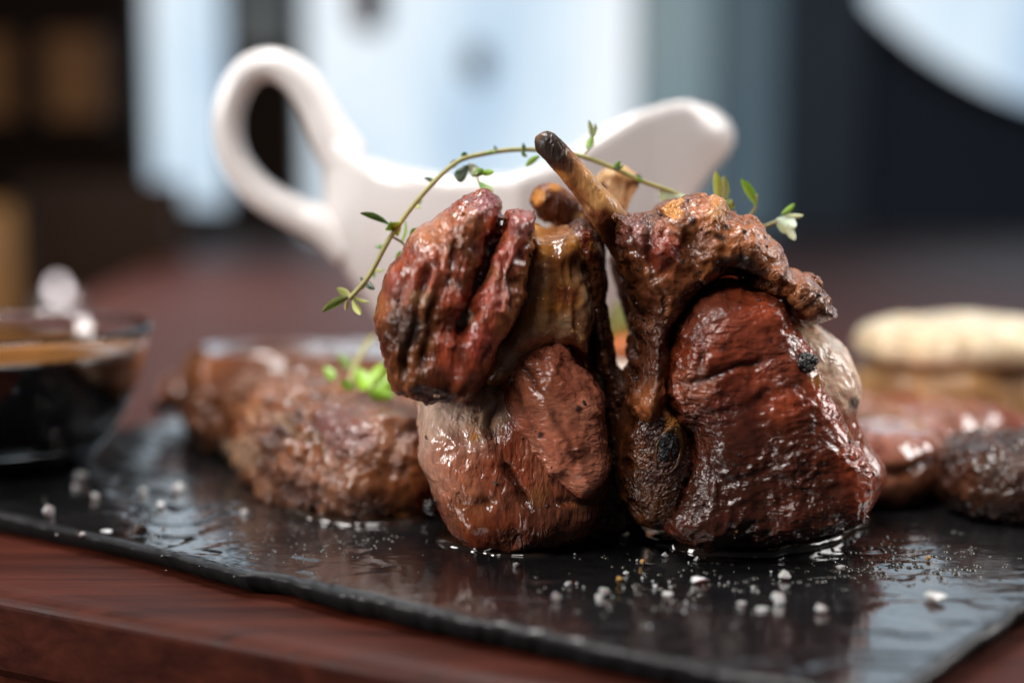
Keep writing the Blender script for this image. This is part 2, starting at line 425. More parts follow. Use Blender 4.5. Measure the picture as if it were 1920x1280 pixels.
v, f = lathe([(0.001, 0), (R0 - 0.03, 0), (R0 - 0.03, 0.04), (0.001, 0.04)], 128)
v = np.stack([v[:, 0] + cx, YB + 0.3 + v[:, 2], v[:, 1] + cz], 1); np_mesh('pane', v, f, M_CLEAR, rw)
# overcast sky behind the windows
M_SKY = emit('overcast_sky', (0.76, 0.87, 0.96), 1.1)
nt = M_SKY.node_tree; mp = N(nt, 'ShaderNodeMapping'); mp.inputs['Scale'].default_value = (.22, 1, .07); nt.links.new(objcoord(nt), mp.inputs[0])
nz = noise(nt, mp.outputs[0], 1.0, 3, .55); rs = ramp(nt, nz.outputs['Fac'], [(.32, (.47, .62, .78)), (.5, (.74, .86, .95)), (.66, (.93, .97, 1.0))])
nt.links.new(rs.outputs[0], [n for n in nt.nodes if n.type == 'EMISSION'][0].inputs[0])
v, f = boxes([((-70, 46, -20), (80, 46.5, 60))]); tag(np_mesh('sky', v, f, M_SKY, smooth=False), kind='structure')

# slate blue curtain beside the dark tinted window
V = []; Fc = []; n = 90; cx0, cx1 = bx(1450), bx(1610)
for k in range(n + 1):
    t = k / n; xx = cx0 + (cx1 - cx0) * t; yy = YB - .45 + .13 * math.sin(t * 46) + .05 * math.sin(t * 17)
    V += [(xx, yy, -7.3), (xx, yy, 15.5), (xx, yy + .03, -7.3), (xx, yy + .03, 15.5)]
for k in range(n): a = 4 * k; Fc += [(a, a + 4, a + 5, a + 1), (a + 2, a + 3, a + 7, a + 6), (a + 1, a + 5, a + 7, a + 3), (a, a + 2, a + 6, a + 4)]
Fc += [(0, 1, 3, 2), (4 * n, 4 * n + 2, 4 * n + 3, 4 * n + 1)]
tag(np_mesh('curtain', V, Fc, plain('blue_cloth', (0.16, 0.22, 0.29), 0.8), None, origin=((cx0 + cx1) / 2, YB - .45, -7.3)), 'slate blue curtain between the tinted window and the navy wall', 'curtain')
# things far behind
def ball(c, r, n=24, m=16, sq=(1, 1, 1)):
    prof = [(max(1e-4, math.sin(math.pi * k / m)) , -math.cos(math.pi * k / m)) for k in range(m + 1)]
    v, f = lathe(prof, n); return v * np.array(sq) * r + np.array(c), f
M_MAROON = plain('maroon_shade', (0.07, 0.012, 0.02), 0.4)
q = P(692, 62, 19.0); pr = thing('pendant_lamp', 'dark maroon pendant lamp hanging before the bright window', 'lamp', q)
v, f = lathe([(0.02, 0), (0.20, 0.02), (0.29, 0.25), (0.29, 0.8), (0.18, 1.2), (0.03, 1.3)], 32, q); np_mesh('shade', v, f, M_MAROON, pr)
v, f = tube([q + [0, 0, 1.28], q + [0, 0, 9.0]], 0.03, 8); np_mesh('cord', v, f, M_MAROON, pr)
q = P(895, 120, YB + 0.30); v, f = lathe([(0.001, 0), (0.36, 0), (0.36, 0.02), (0.001, 0.02)], 48)
v = np.stack([v[:, 0] * 0.8 + q[0], v[:, 2] * -1 + q[1], v[:, 1] * 1.1 + q[2]], 1)
tag(np_mesh('window_sticker', v, f, plain('frosted_film', (0.55, 0.58, 0.6), 0.6, Transmission_Weight=0.45), None), 'pale grey round sticker on the wide bright window', 'sticker')
# teal valance and dark curtain on the pillar
v, f = boxes([((bx(446), YB - 0.3, bz(95)), (bx(552), YB - 0.003, bz(-220)))])
tag(np_mesh('wall_panel', v, f, plain('teal_panel', (0.16, 0.23, 0.26), 0.3), None, smooth=False), 'blue grey panel on the dark pillar above the gravy boat handle', 'panel')
# left: cabinet and armchair in the dark room
M_AMBER = plain('amber_wood', (0.36, 0.15, 0.035), 0.5); M_OCHRE = plain('ochre_leather', (0.62, 0.31, 0.09), 0.5)
cb = thing('wall_cabinet', 'dim amber wooden cabinet on the dark wall at upper left', 'cabinet', (bx(110), YB, bz(220)))
v, f = boxes([((bx(-60), YB - 0.9, bz(245)), (bx(240), YB - 0.003, bz(60)))]); np_mesh('carcass', v, f, M_DARKWOOD, cb, smooth=False)
for a, b in ((-45, 60), (120, 225)):
    v, f = boxes([((bx(a), YB - 0.96, bz(225)), (bx(b), YB - 0.902, bz(75)))]); bevel(np_mesh('door', v, f, M_AMBER, cb, smooth=False), 0.02)
q = P(30, 470, 15.0); ac = thing('armchair', 'ochre leather armchair in the dark room at far left', 'armchair', (q[0] - 1.0, 15.0, -7.4))
for nm, lo, hi, mm in (('backrest', (-2.6, 0.9, 4.2), (1.25, 1.6, 8.0), M_OCHRE), ('seat', (-2.4, -1.8, 3.0), (1.0, 0.9, 4.2), M_OCHRE), ('armrest', (0.9, -1.8, 3.0), (1.5, 0.9, 6.2), M_OCHRE), ('armrest', (-3.0, -1.8, 3.0), (-2.4, 0.9, 6.2), M_OCHRE)):
    o_ = np.array(ac.location); v, f = boxes([(o_ + lo, o_ + hi)]); bevel(np_mesh(nm, v, f, mm, ac, smooth=True), 0.25, 5)
for a, b in ((-2.6, -1.4), (1.1, -1.4), (-2.6, 1.2), (1.1, 1.2)):
    o_ = np.array(ac.location); v, f = tube([o_ + [a, b, 0], o_ + [a, b, 3.0]], 0.15, 10); np_mesh('leg', v, f, M_DARKWOOD, ac)
q = P(190, 380, 13.0); dc = thing('wooden_chair', 'dark wooden chair standing beyond the left table edge', 'chair', (q[0] - 0.3, 13.0, -7.4))
o_ = np.array(dc.location)
for nm, lo, hi in (('backrest', (-1.0, 0.95, 6.0), (1.05, 1.12, 8.35)), ('seat', (-1.1, -1.1, 4.3), (1.1, 1.1, 4.6))):
    v, f = boxes([(o_ + lo, o_ + hi)]); bevel(np_mesh(nm, v, f, M_BROWN, dc, smooth=True), 0.08, 3)
for a, b, h in ((-1, -1, 4.3), (1, -1, 4.3), (-1, 1, 8.3), (1, 1, 8.3)):
    v, f = tube([o_ + [a, b, 0], o_ + [a, b, h]], 0.1, 10); np_mesh('leg', v, f, M_DARKWOOD, dc)
# added glowing ball and cup, standing in for a blurred highlight
q = G(110, 588, -0.07); q = P(110, 588, q[1]); tl = thing('highlight_spot', 'small glowing spot added for the blurred highlight behind the glass sauce bowl', 'highlight', (q[0], q[1], -0.07))
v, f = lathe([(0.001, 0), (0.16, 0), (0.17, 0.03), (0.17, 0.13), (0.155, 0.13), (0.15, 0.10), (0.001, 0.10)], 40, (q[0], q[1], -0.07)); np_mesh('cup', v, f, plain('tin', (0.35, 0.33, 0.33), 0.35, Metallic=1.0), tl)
v, f = ball((q[0], q[1], 0.135), 0.05, 16, 12, (0.8, 0.8, 1.3)); np_mesh('highlight_ball', v, f, emit('highlight_ball', (1.0, 0.88, 0.90), 3.4), tl)

# ================================================================== SLATE
edge_px = [(-420, 905), (-250, 925), (-120, 945), (0, 965), (120, 990), (240, 1016), (330, 1038), (400, 1058), (452, 1072), (515, 1078), (580, 1094), (640, 1110), (760, 1138), (880, 1163), (1000, 1186), (1150, 1218), (1300, 1246), (1430, 1268), (1540, 1284), (1640, 1300)]
fe = np.array([G(a, b, 0)[:2] for a, b in edge_px])
s_ = np.concatenate([[0], np.cumsum(np.linalg.norm(np.diff(fe, axis=0), axis=1))])
rp = [(1640, 1300), (1700, 1282), (1760, 1246), (1840, 1192), (1920, 1140), (2000, 1092), (2120, 1030)]
re_ = np.array([G(a, b, 0)[:2] for a, b in rp]); rdir = re_[-1] - re_[0]; rdir /= np.linalg.norm(rdir)
nu, nv = 520, 240; su = np.linspace(0, s_[-1], nu); fx = np.interp(su, s_, fe[:, 0]); fy = np.interp(su, s_, fe[:, 1])
lr = 2.75; tv = np.linspace(0, 1, nv) ** 1.35
rs_ = np.concatenate([[0], np.cumsum(np.linalg.norm(np.diff(re_, axis=0), axis=1))])
def rightpt(t):
    s = t * lr
    return np.where(s < rs_[-1], np.interp(s, rs_, re_[:, 0]), re_[-1, 0] + rdir[0] * (s - rs_[-1])), np.where(s < rs_[-1], np.interp(s, rs_, re_[:, 1]), re_[-1, 1] + rdir[1] * (s - rs_[-1]))
rx, ry = rightpt(tv)
X = np.zeros((nu, nv)); Y = np.zeros((nu, nv)); uu = su / su[-1]
for j in range(nv):
    sx, sy = rx[j] - rx[0], ry[j] - ry[0]
    fade = 1 - tv[j]
    bxl = fe[0] + uu[:, None] * (fe[-1] - fe[0])
    X[:, j] = bxl[:, 0] + (fx - bxl[:, 0]) * fade ** 3 + sx; Y[:, j] = bxl[:, 1] + (fy - bxl[:, 1]) * fade ** 3 + sy
Q3 = np.stack([X.ravel(), Y.ravel(), np.zeros(X.size)], 1)
jit = np.stack([fbm(Q3 * 9, 5, 4), fbm(Q3 * 9, 15, 4)], 1).reshape(nu, nv, 2)
bd = np.minimum.reduce([np.broadcast_to(np.linspace(0, 1, nu)[:, None] * su[-1], X.shape), np.broadcast_to((1 - np.linspace(0, 1, nu))[:, None] * su[-1], X.shape), np.broadcast_to(tv[None] * lr, X.shape), np.broadcast_to((1 - tv)[None] * lr, X.shape)])
ew = np.exp(-bd / 0.05)
jj = np.stack([fbm(Q3 * 34, 25, 2), fbm(Q3 * 34, 35, 2)], 1).reshape(nu, nv, 2); X += (jit[..., 0] * 0.012 + jj[..., 0] * .005) * ew; Y += (jit[..., 1] * 0.012 + jj[..., 1] * .005) * ew
lay = fbm(Q3 * [1.0, 1.5, 1] + 3.1, 30, 5).reshape(nu, nv); step = 0.0
for th in (-0.32, -0.16, 0.18, 0.33): step = step + sstep(th - 0.03, th + 0.03, lay) * 0.004
Z = step - 0.008 + 0.0008 * fbm(Q3 * 5, 41, 3).reshape(nu, nv) + 0.0005 * fbm(Q3 * 40, 47, 3).reshape(nu, nv)
lay2 = fbm(Q3 * [2.4, 2.4, 1] + 8.2, 60, 4).reshape(nu, nv)
chip = np.clip(bd / (0.024 + 0.02 * lay2), 0, 1); Z -= (1 - chip) ** 2 * (0.009 + 0.006 * lay2)
la, lb = G(90, 862)[:2], G(350, 902)[:2]; le = (lb - la) / np.linalg.norm(lb - la); ln = np.array([-le[1], le[0]])
ls = (X - la[0]) * le[0] + (Y - la[1]) * le[1]; lt = (X - la[0]) * ln[0] + (Y - la[1]) * ln[1] + .012 * jit[..., 0]
Z += .008 * sstep(-.012, .006, lt) * np.exp(-np.clip(lt, 0, 9) / .35) * sstep(-.15, .1, ls) * sstep(.15, -.1, ls - np.linalg.norm(lb - la))
Z += -.009 * np.minimum(X + .8, 0)
TOPZ = Z
V = [np.stack([X.ravel(), Y.ravel(), Z.ravel()], 1)]
Fq = np.array([[i * nv + j, (i + 1) * nv + j, (i + 1) * nv + j + 1, i * nv + j + 1] for i in range(nu - 1) for j in range(nv - 1)])
per = [(i, 0) for i in range(nu)] + [(nu - 1, j) for j in range(1, nv)] + [(i, nv - 1) for i in range(nu - 2, -1, -1)] + [(0, j) for j in range(nv - 2, 0, -1)]
pi_ = np.array([a * nv + b for a, b in per]); cen = np.array([X.mean(), Y.mean()]); np_ = len(pi_); allF = [Fq]; base = nu * nv; prev = pi_
Pv = V[0][pi_]; outd = (Pv[:, :2] - cen); outd /= np.linalg.norm(outd, axis=1, keepdims=True)
for zz, off in ((-0.016, 0.0), (-0.042, -0.012), (-0.064, -0.04)):
    nz = fbm(np.stack([Pv[:, 0] * 14, Pv[:, 1] * 14, np.full(np_, zz * 90)], 1), 77, 4)
    ring = np.concatenate([Pv[:, :2] + outd * (off + nz[:, None] * 0.006), np.minimum(Pv[:, 2:] - 0.003, zz + 0.004 * nz[:, None])], 1); V.append(ring); cur = base + np.arange(np_)
    allF.append(np.stack([prev, cur, np.roll(cur, -1), np.roll(prev, -1)], 1)); prev = cur; base += np_
m, nt, b = new_mat('slate'); L = nt.links; co = objcoord(nt)
mp = N(nt, 'ShaderNodeMapping'); mp.inputs['Rotation'].default_value = (0, 0, -FANG); mp.inputs['Scale'].default_value = (1, 2.2, 1); L.new(co, mp.inputs[0])
n1 = noise(nt, mp.outputs[0], 3.2, 8, 0.62, 0.3); n2 = noise(nt, co, 1.1, 5, 0.6, 0.6); n3 = noise(nt, mp.outputs[0], 30, 1.5, 0.5); n4 = noise(nt, mp.outputs[0], 9, 3, 0.5)
r1 = ramp(nt, n1.outputs['Fac'], [(0.3, (0.006, 0.006, 0.007)), (0.7, (0.014, 0.014, 0.015))]); L.new(r1.outputs[0], b.inputs['Base Color'])
r2 = ramp(nt, n2.outputs['Fac'], [(0.36, 0.07), (0.56, 0.15), (0.72, 0.24)]); r4 = ramp(nt, n4.outputs['Fac'], [(0.35, -0.02), (0.65, 0.06)])
ed = N(nt, 'ShaderNodeAttribute', attribute_name='gloss')
L.new(mathn(nt, 'ADD', mathn(nt, 'ADD', r2.outputs[0], r4.outputs[0]), mathn(nt, 'MULTIPLY', ed.outputs['Fac'], 0.5)), b.inputs['Roughness'])
hh = mathn(nt, 'ADD', mathn(nt, 'MULTIPLY', n4.outputs['Fac'], 0.55), mathn(nt, 'MULTIPLY', n3.outputs['Fac'], 0.35))
bp = N(nt, 'ShaderNodeBump'); bp.inputs['Strength'].default_value = 0.10; bp.inputs['Distance'].default_value = 0.02; L.new(hh, bp.inputs['Height']); L.new(bp.outputs[0], b.inputs['Normal'])
L.new(mathn(nt, 'SUBTRACT', 0.6, mathn(nt, 'MULTIPLY', ed.outputs['Fac'], 0.45)), b.inputs['Specular IOR Level']); b.inputs['Coat Roughness'].default_value = 0.075
wet = ramp(nt, n2.outputs['Fac'], [(0.35, 1.0), (0.65, 0.6)]); L.new(mathn(nt, 'SUBTRACT', wet.outputs[0], mathn(nt, 'MULTIPLY', ed.outputs['Fac'], 0.9)), b.inputs['Coat Weight']); L.new(bp.outputs[0], b.inputs['Coat Normal'])
M_SLATE = m
eg = np.concatenate([0.8 * np.exp(-(bd.ravel() / (.022 + .03 * np.clip(lay2.ravel(), 0, 1))) ** 2), np.ones(len(np.concatenate(V)) - nu * nv)])
sl = np_mesh('slate_board', np.concatenate(V), np.concatenate(allF), M_SLATE, None, gloss=eg, origin=(0, 0.6, -0.064))
tag(sl, 'black slate serving board with chipped edges under the meat', 'board')

# ================================================================== MEAT BUILDER
def grid(lo, hi, vox):
    lo = np.asarray(lo, float); nn = np.ceil((np.asarray(hi) - lo) / vox).astype(int) + 1
    ax = [lo[k] + vox * np.arange(nn[k]) for k in range(3)]
    return lo, nn, ax
def pillow(ax, poly, yc, h0, hmin, R, rnd=0.05, tilt=(0, 0), lump=0.0, lsc=6.0, seed=0, edge=0.02):
    """puffed slab: outline in x-z, half-thickness growing from hmin at the rim to h0 inside"""
    A, B = np.meshgrid(ax[0], ax[2], indexing='ij')
    q = np.stack([A.ravel(), np.full(A.size, yc * 3.1), B.ravel()], 1)
    d2 = poly_d(A, B, poly) + edge * fbm(q * 11, seed + 3, 4).reshape(A.shape)
    t = np.clip(-d2 / R, 0, 1); h = hmin + (h0 - hmin) * np.sqrt(np.clip(1 - (1 - t) ** 2, 0, 1))
    if lump: h = h + lump * t * fbm(q * lsc, seed, 3).reshape(A.shape)
    c = poly.mean(0); Y0 = yc + tilt[0] * (A - c[0]) + tilt[1] * (B - c[1])
    q2 = np.abs(ax[1][None, :, None] - Y0[:, None, :]) - h[:, None, :]
    return smax(np.broadcast_to(d2[:, None, :], q2.shape), q2 * 0.8, rnd).astype(np.float32)
def finish(name, parent, mat, D, lo, vox, paint):
    D = D.copy()
    D[0] = D[-1] = 1; D[:, 0] = D[:, -1] = 1; D[:, :, 0] = D[:, :, -1] = 1
    V, Fc, pos = surface_nets(D, lo, vox)
    Nn = grad_normals(D, pos); px = project(V)
    disp, col, gl = paint(V, Nn, px)
    V = V + Nn * disp[:, None]
    V[:, 2] = np.maximum(V[:, 2], 0.0 if parent is None or 'z0' not in parent else parent['z0'])
    return np_mesh(name, V, Fc, mat, parent, np.clip(col, 0.004, 0.95), np.clip(gl, 0, 1))
def mixc(c, k, w): return c * (1 - w[:, None]) + np.asarray(k) * w[:, None]
RED = np.array([0.25, 0.046, 0.017]); DARK = np.array([0.042, 0.011, 0.005]); PINK = np.array([0.40, 0.125, 0.062]); CHAR = np.array([0.010, 0.009, 0.009])
AMBER = np.array([0.50, 0.215, 0.045]); PALE = np.array([0.66, 0.44, 0.28]); TAN = np.array([0.64, 0.38, 0.17]); BROWN = np.array([0.19, 0.060, 0.018]); CRUST = np.array([0.29, 0.100, 0.036])

def painter(base, alt, dark=DARK, fibre=None, wr=0.012, big=0.02, fine=0.005, spots=(), grooves=(), bumps=(), seed=1, gl=0.6, darkw=0.5, sc=7.0, fsc=(5, 16, 26), mot=0.6):
    """spots: (px,py,r,colour,strength[,gloss]) patches of colour; grooves: (polyline,width px,depth,colour or None); fibre: angle in degrees"""
    def f(V, Nn, px):
        q = V
        if fibre is not None:
            a = math.radians(fibre); u = V[:, 0] * math.cos(a) + V[:, 2] * math.sin(a); v = -V[:, 0] * math.sin(a) + V[:, 2] * math.cos(a)
            q = np.stack([u * fsc[0], V[:, 1] * fsc[1], v * fsc[2]], 1) / 10.0
        w1 = ridged(q * 10, seed, 3, 0.55); b1 = fbm(V * 4.0, seed + 11, 3); f1 = fbm(V * 26, seed + 21, 2, 0.6) + 0.6 * ridged(q * 26, seed + 23, 2)
        wst = fbm(V * 9, seed + 61, 2)
        w2 = ridged(V * 17 + 1.5 * np.stack([b1, wst, b1], 1), seed + 7, 3, 0.55)
        am = 0.30 + 0.85 * sstep(-.3, .3, fbm(V * 5.5 + 7.7, seed + 63, 2))
        disp = big * b1 + wr * am * (0.34 * (w1 - 0.3) * (0.7 + 1.1 * wst) + 0.40 * (w2 - 0.2)) + 0.6 * fine * am * f1
        c = np.repeat(base[None], len(V), 0)
        c = mixc(c, alt, sstep(-0.25, 0.35, fbm(V * sc, seed + 31, 4)))
        c = mixc(c, c * np.array([.55, .38, .3]), mot * sstep(-.05, .35, fbm(V * 13 + 3.3, seed + 45, 4)))
        c = mixc(c, dark, darkw * sstep(0.0, 0.45, fbm(q * 6 + 5.2, seed + 41, 4)))
        c = c * (0.82 + 0.26 * sstep(-0.5, 0.8, w1))[:, None]
        g = gl + 0.45 * fbm(V * 8, seed + 51, 3)
        wob = px + 14 * np.stack([fbm(V * 16, seed + 71, 3), fbm(V * 16, seed + 81, 3)], 1)
        for s in spots:
            d = np.hypot(wob[:, 0] - s[0], wob[:, 1] - s[1]); w = s[4] * sstep(s[2] * 1.25, s[2] * 0.55, d); c = mixc(c, s[3], w)
            if len(s) > 5: g = g * (1 - w) + s[5] * w
        fr = sstep(0.25, -0.15, Nn[:, 1])
        wob2 = px + 5 * np.stack([fbm(V * 22, seed + 91, 2), fbm(V * 22, seed + 95, 2)], 1) + 16 * np.stack([fbm(V * 7, seed + 93, 2), fbm(V * 7, seed + 97, 2)], 1)
        gm = 0.35 + 0.9 * sstep(-.3, .4, fbm(V * 9, seed + 99, 2))
        for gr in grooves:
            d, t = line_d(wob2, gr[0]); e = np.exp(-(d / gr[1]) ** 2) * fr; disp = disp - 0.62 * gr[2] * gm * e * np.clip(np.minimum(t, 1 - t) * 6 + 0.25, 0, 1)
            if gr[3] is not None: c = mixc(c, gr[3], 0.7 * e * np.clip(gm, 0, 1))
        for bu in bumps:
            d = np.hypot(wob2[:, 0] - bu[0], wob2[:, 1] - bu[1]); disp = disp + bu[3] * np.exp(-(d / bu[2]) ** 2) * fr
        return disp, c, g
    return f
def slab(name, parent, mat, px_poly, yp, yc, h0, hmin, R, paint, vox=0.0062, rnd=0.05, tilt=(0, 0), lump=0.02, seed=0, extra=None, edge=0.02, smooth=6, also=(), k=0.05):
    poly = spline(PP(px_poly, yp)[:, [0, 2]], smooth)
    polys = [spline(PP(a[0], a[1])[:, [0, 2]], smooth) for a in also]
    allp = np.concatenate([poly] + polys); mn, mx = allp.min(0) - 0.07, allp.max(0) + 0.07; hh = h0 + abs(tilt[0]) * (mx[0] - mn[0]) / 2 + abs(tilt[1]) * (mx[1] - mn[1]) / 2 + lump + 0.09
    lo, nn, ax = grid((mn[0], yc - hh, mn[1]), (mx[0], yc + hh, mx[1]), vox)
    D = pillow(ax, poly, yc, h0, hmin, R, rnd, tilt, lump, 6.0, seed, edge)
    for a, p2 in zip(also, polys): D = smin(D, pillow(ax, p2, a[2], a[3], a[4], a[5], rnd, a[6], lump, 6.0, seed + 2, edge), k)
    D = np.maximum(D, (-0.002 - ax[2])[None, None, :].astype(np.float32))
    return finish(name, parent, mat, D, lo, vox, paint)

# ------------------------------------------------------------------ LEFT CHOP
lc = thing('lamb_chop', 'front left roast lamb chop with a split red flap folded over a pale fatty base', 'lamb chop', (-0.02, 0.0, 0.0), 'lamb chops standing in the middle')
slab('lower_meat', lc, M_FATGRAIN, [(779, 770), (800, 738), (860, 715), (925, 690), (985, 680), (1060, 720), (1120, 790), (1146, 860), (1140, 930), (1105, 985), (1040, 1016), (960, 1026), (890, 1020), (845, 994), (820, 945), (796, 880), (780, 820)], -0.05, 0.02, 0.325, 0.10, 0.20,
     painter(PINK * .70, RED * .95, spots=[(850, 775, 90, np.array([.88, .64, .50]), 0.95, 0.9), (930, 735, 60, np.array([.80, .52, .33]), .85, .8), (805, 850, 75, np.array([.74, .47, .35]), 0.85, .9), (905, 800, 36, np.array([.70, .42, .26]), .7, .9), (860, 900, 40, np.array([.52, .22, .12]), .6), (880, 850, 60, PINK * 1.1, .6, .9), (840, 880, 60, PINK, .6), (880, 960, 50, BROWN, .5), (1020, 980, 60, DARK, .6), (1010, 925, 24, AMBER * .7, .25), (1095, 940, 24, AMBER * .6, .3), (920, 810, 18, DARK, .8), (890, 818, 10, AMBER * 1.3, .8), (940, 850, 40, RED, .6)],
             grooves=[([(940, 690), (928, 740), (920, 800), (925, 840), (960, 900), (1000, 950)], 9, .035, DARK), ([(880, 830), (900, 900), (915, 950)], 12, .02, None), ([(1040, 935), (1080, 932), (1130, 940)], 6, .03, DARK), ([(830, 790), (845, 850), (850, 900)], 10, .012, None), ([(860, 770), (872, 830)], 8, .012, None), ([(895, 760), (902, 800)], 7, .012, None)],
             wr=0.010, fibre=75, seed=101, gl=1.0, darkw=.25, mot=.3), lump=.03, seed=5, tilt=(0, .2))
slab('eye_muscle', lc, M_GRAIN, [(945, 700), (975, 663), (1030, 650), (1058, 655), (1100, 705), (1132, 765), (1146, 830), (1146, 885), (1124, 928), (1084, 932), (1030, 900), (975, 845), (938, 770)], -0.25, -0.065, 0.28, 0.12, 0.17,
     painter(np.array([.50, .180, .105]), np.array([.38, .110, .060]), spots=[(1000, 720, 50, PINK * 1.15, .5), (1085, 770, 9, CHAR, .9), (1018, 818, 7, CHAR, .9), (1060, 850, 40, RED, .4)],
             grooves=[([(985, 690), (1020, 760), (1065, 830), (1095, 880)], 7, .02, DARK), ([(1050, 780), (1080, 850), (1085, 880)], 6, .018, None), ([(960, 720), (975, 790), (1010, 850)], 7, .014, DARK), ([(1030, 670), (1075, 740), (1105, 820)], 7, .013, None)],
             wr=0.020, fibre=-52, fsc=(9, 14, 20), seed=131, gl=.85, darkw=.2, mot=.2, big=.012), lump=.02, seed=9, tilt=(0, .26))
slab('fat_layer', lc, M_FAT, [(985, 425), (1020, 432), (1060, 440), (1092, 465), (1108, 540), (1118, 620), (1105, 672), (1060, 656), (1010, 664), (985, 705), (935, 725), (895, 715), (895, 650), (945, 590), (975, 500)], -0.12, -0.02, 0.20, 0.05, 0.10,
     painter(AMBER, PALE * .7, dark=BROWN, spots=[(1000, 520, 34, PALE * .75, .7, .9), (985, 600, 26, AMBER * .8, .6), (1000, 660, 40, PALE * .8, .6, .9), (1062, 560, 26, RED * .8, .75), (1055, 490, 30, BROWN, .6), (1040, 440, 30, BROWN, .7, .2), (940, 640, 30, BROWN, .7), (950, 672, 26, PALE * .75, .6, .9), (1100, 500, 25, DARK, .8), (1108, 600, 22, BROWN, .6)],
             grooves=[([(1035, 460), (1032, 540), (1040, 640)], 8, .03, BROWN), ([(1078, 470), (1082, 560), (1085, 640)], 7, .03, BROWN), ([(1056, 470), (1060, 600)], 6, .02, None)],
             wr=0.016, fibre=85, seed=151, gl=.95, darkw=.2, mot=.15), lump=.03, seed=13, tilt=(0, .12))
slab('rib_bone', lc, M_CRUST, [(1058, 440), (1070, 425), (1090, 417), (1112, 430), (1126, 470), (1138, 520), (1137, 565), (1141, 611), (1160, 677), (1190, 718), (1190, 765), (1192, 830), (1205, 920), (1210, 990), (1150, 1004), (1085, 1000), (1110, 830), (1132, 760), (1112, 690), (1100, 600), (1085, 520), (1068, 480)], -0.02, 0.04, 0.13, 0.04, 0.06,
     painter(DARK * 1.1, BROWN * .7, dark=CHAR, spots=[(1095, 450, 26, RED * .9, .8), (1112, 480, 20, RED * .7, .6), (1120, 460, 12, AMBER, .7), (1105, 580, 12, CHAR, .9), (1150, 720, 40, DARK, .6)], grooves=[([(1110, 560), (1108, 590)], 9, .05, CHAR), ([(1120, 520), (1135, 640), (1160, 720)], 7, .02, None)], wr=.016, fine=.008, fibre=80, seed=171, gl=.45, darkw=.6), lump=.02, seed=17)
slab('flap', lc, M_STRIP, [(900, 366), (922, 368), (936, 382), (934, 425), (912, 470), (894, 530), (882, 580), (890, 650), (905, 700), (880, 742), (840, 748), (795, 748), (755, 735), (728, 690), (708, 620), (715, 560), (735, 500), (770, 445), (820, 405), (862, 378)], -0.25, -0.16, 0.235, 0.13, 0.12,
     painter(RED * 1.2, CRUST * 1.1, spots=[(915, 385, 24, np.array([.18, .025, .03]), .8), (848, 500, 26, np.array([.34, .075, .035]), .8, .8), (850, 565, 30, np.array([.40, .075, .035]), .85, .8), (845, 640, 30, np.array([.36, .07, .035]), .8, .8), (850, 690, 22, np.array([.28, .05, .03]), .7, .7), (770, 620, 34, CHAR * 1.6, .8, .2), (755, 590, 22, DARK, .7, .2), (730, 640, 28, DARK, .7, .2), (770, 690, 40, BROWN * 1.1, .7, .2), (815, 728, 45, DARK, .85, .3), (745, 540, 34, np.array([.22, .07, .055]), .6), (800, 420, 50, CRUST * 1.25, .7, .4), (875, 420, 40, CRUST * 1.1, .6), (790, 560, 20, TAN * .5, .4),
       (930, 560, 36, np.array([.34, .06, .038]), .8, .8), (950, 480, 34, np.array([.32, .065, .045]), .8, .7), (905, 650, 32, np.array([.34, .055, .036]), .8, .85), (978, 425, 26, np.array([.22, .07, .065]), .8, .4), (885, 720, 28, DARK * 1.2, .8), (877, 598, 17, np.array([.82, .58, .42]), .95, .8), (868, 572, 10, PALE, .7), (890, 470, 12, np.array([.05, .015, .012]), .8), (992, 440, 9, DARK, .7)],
             grooves=[([(858, 440), (838, 500), (812, 590), (800, 690)], 8, .05, DARK), ([(805, 500), (785, 560), (768, 650), (765, 720)], 8, .045, CHAR), ([(760, 520), (745, 590), (735, 650)], 9, .03, None), ([(905, 400), (890, 450), (870, 480)], 7, .03, DARK), ([(825, 470), (815, 540), (805, 600)], 5, .025, None), ([(925, 440), (900, 510), (882, 580), (876, 625)], 9, .06, DARK), ([(985, 440), (965, 520), (935, 600), (900, 680)], 6, .022, DARK), ([(960, 470), (940, 540), (915, 600)], 5, .015, None)],
             bumps=[(850, 560, 22, .025), (842, 650, 22, .025)], wr=.022, fibre=70, seed=191, gl=.6, darkw=.45, fsc=(4, 14, 30)), lump=.03, seed=21, tilt=(0.0, 0.12),
     also=[([(962, 402), (985, 404), (999, 410), (994, 470), (978, 540), (952, 610), (928, 670), (900, 722), (870, 740), (838, 725), (842, 670), (868, 612), (893, 548), (917, 485), (945, 430)], -.28, -.20, .20, .10, .07, (0, .15))], k=.035)
# charred crumb on the left flank
def crumb(name, parent, c, r, seed, mat=None, col=CHAR * 1.6, n=20, gl=.7):
    v, f = ball((0, 0, 0), 1.0, n, n)
    v = v * (1 + 0.5 * fbm(v * 1.6 + seed, seed, 3) + 0.25 * fbm(v * 4 + seed, seed + 4, 2))[:, None] * r + np.asarray(c)
    return np_mesh(name, v, f, mat or M_CRUST, parent, np.repeat(col[None], len(v), 0), np.full(len(v), gl))
crumb('charred_crumb', lc, P(808, 950, -.08), .024, 3)

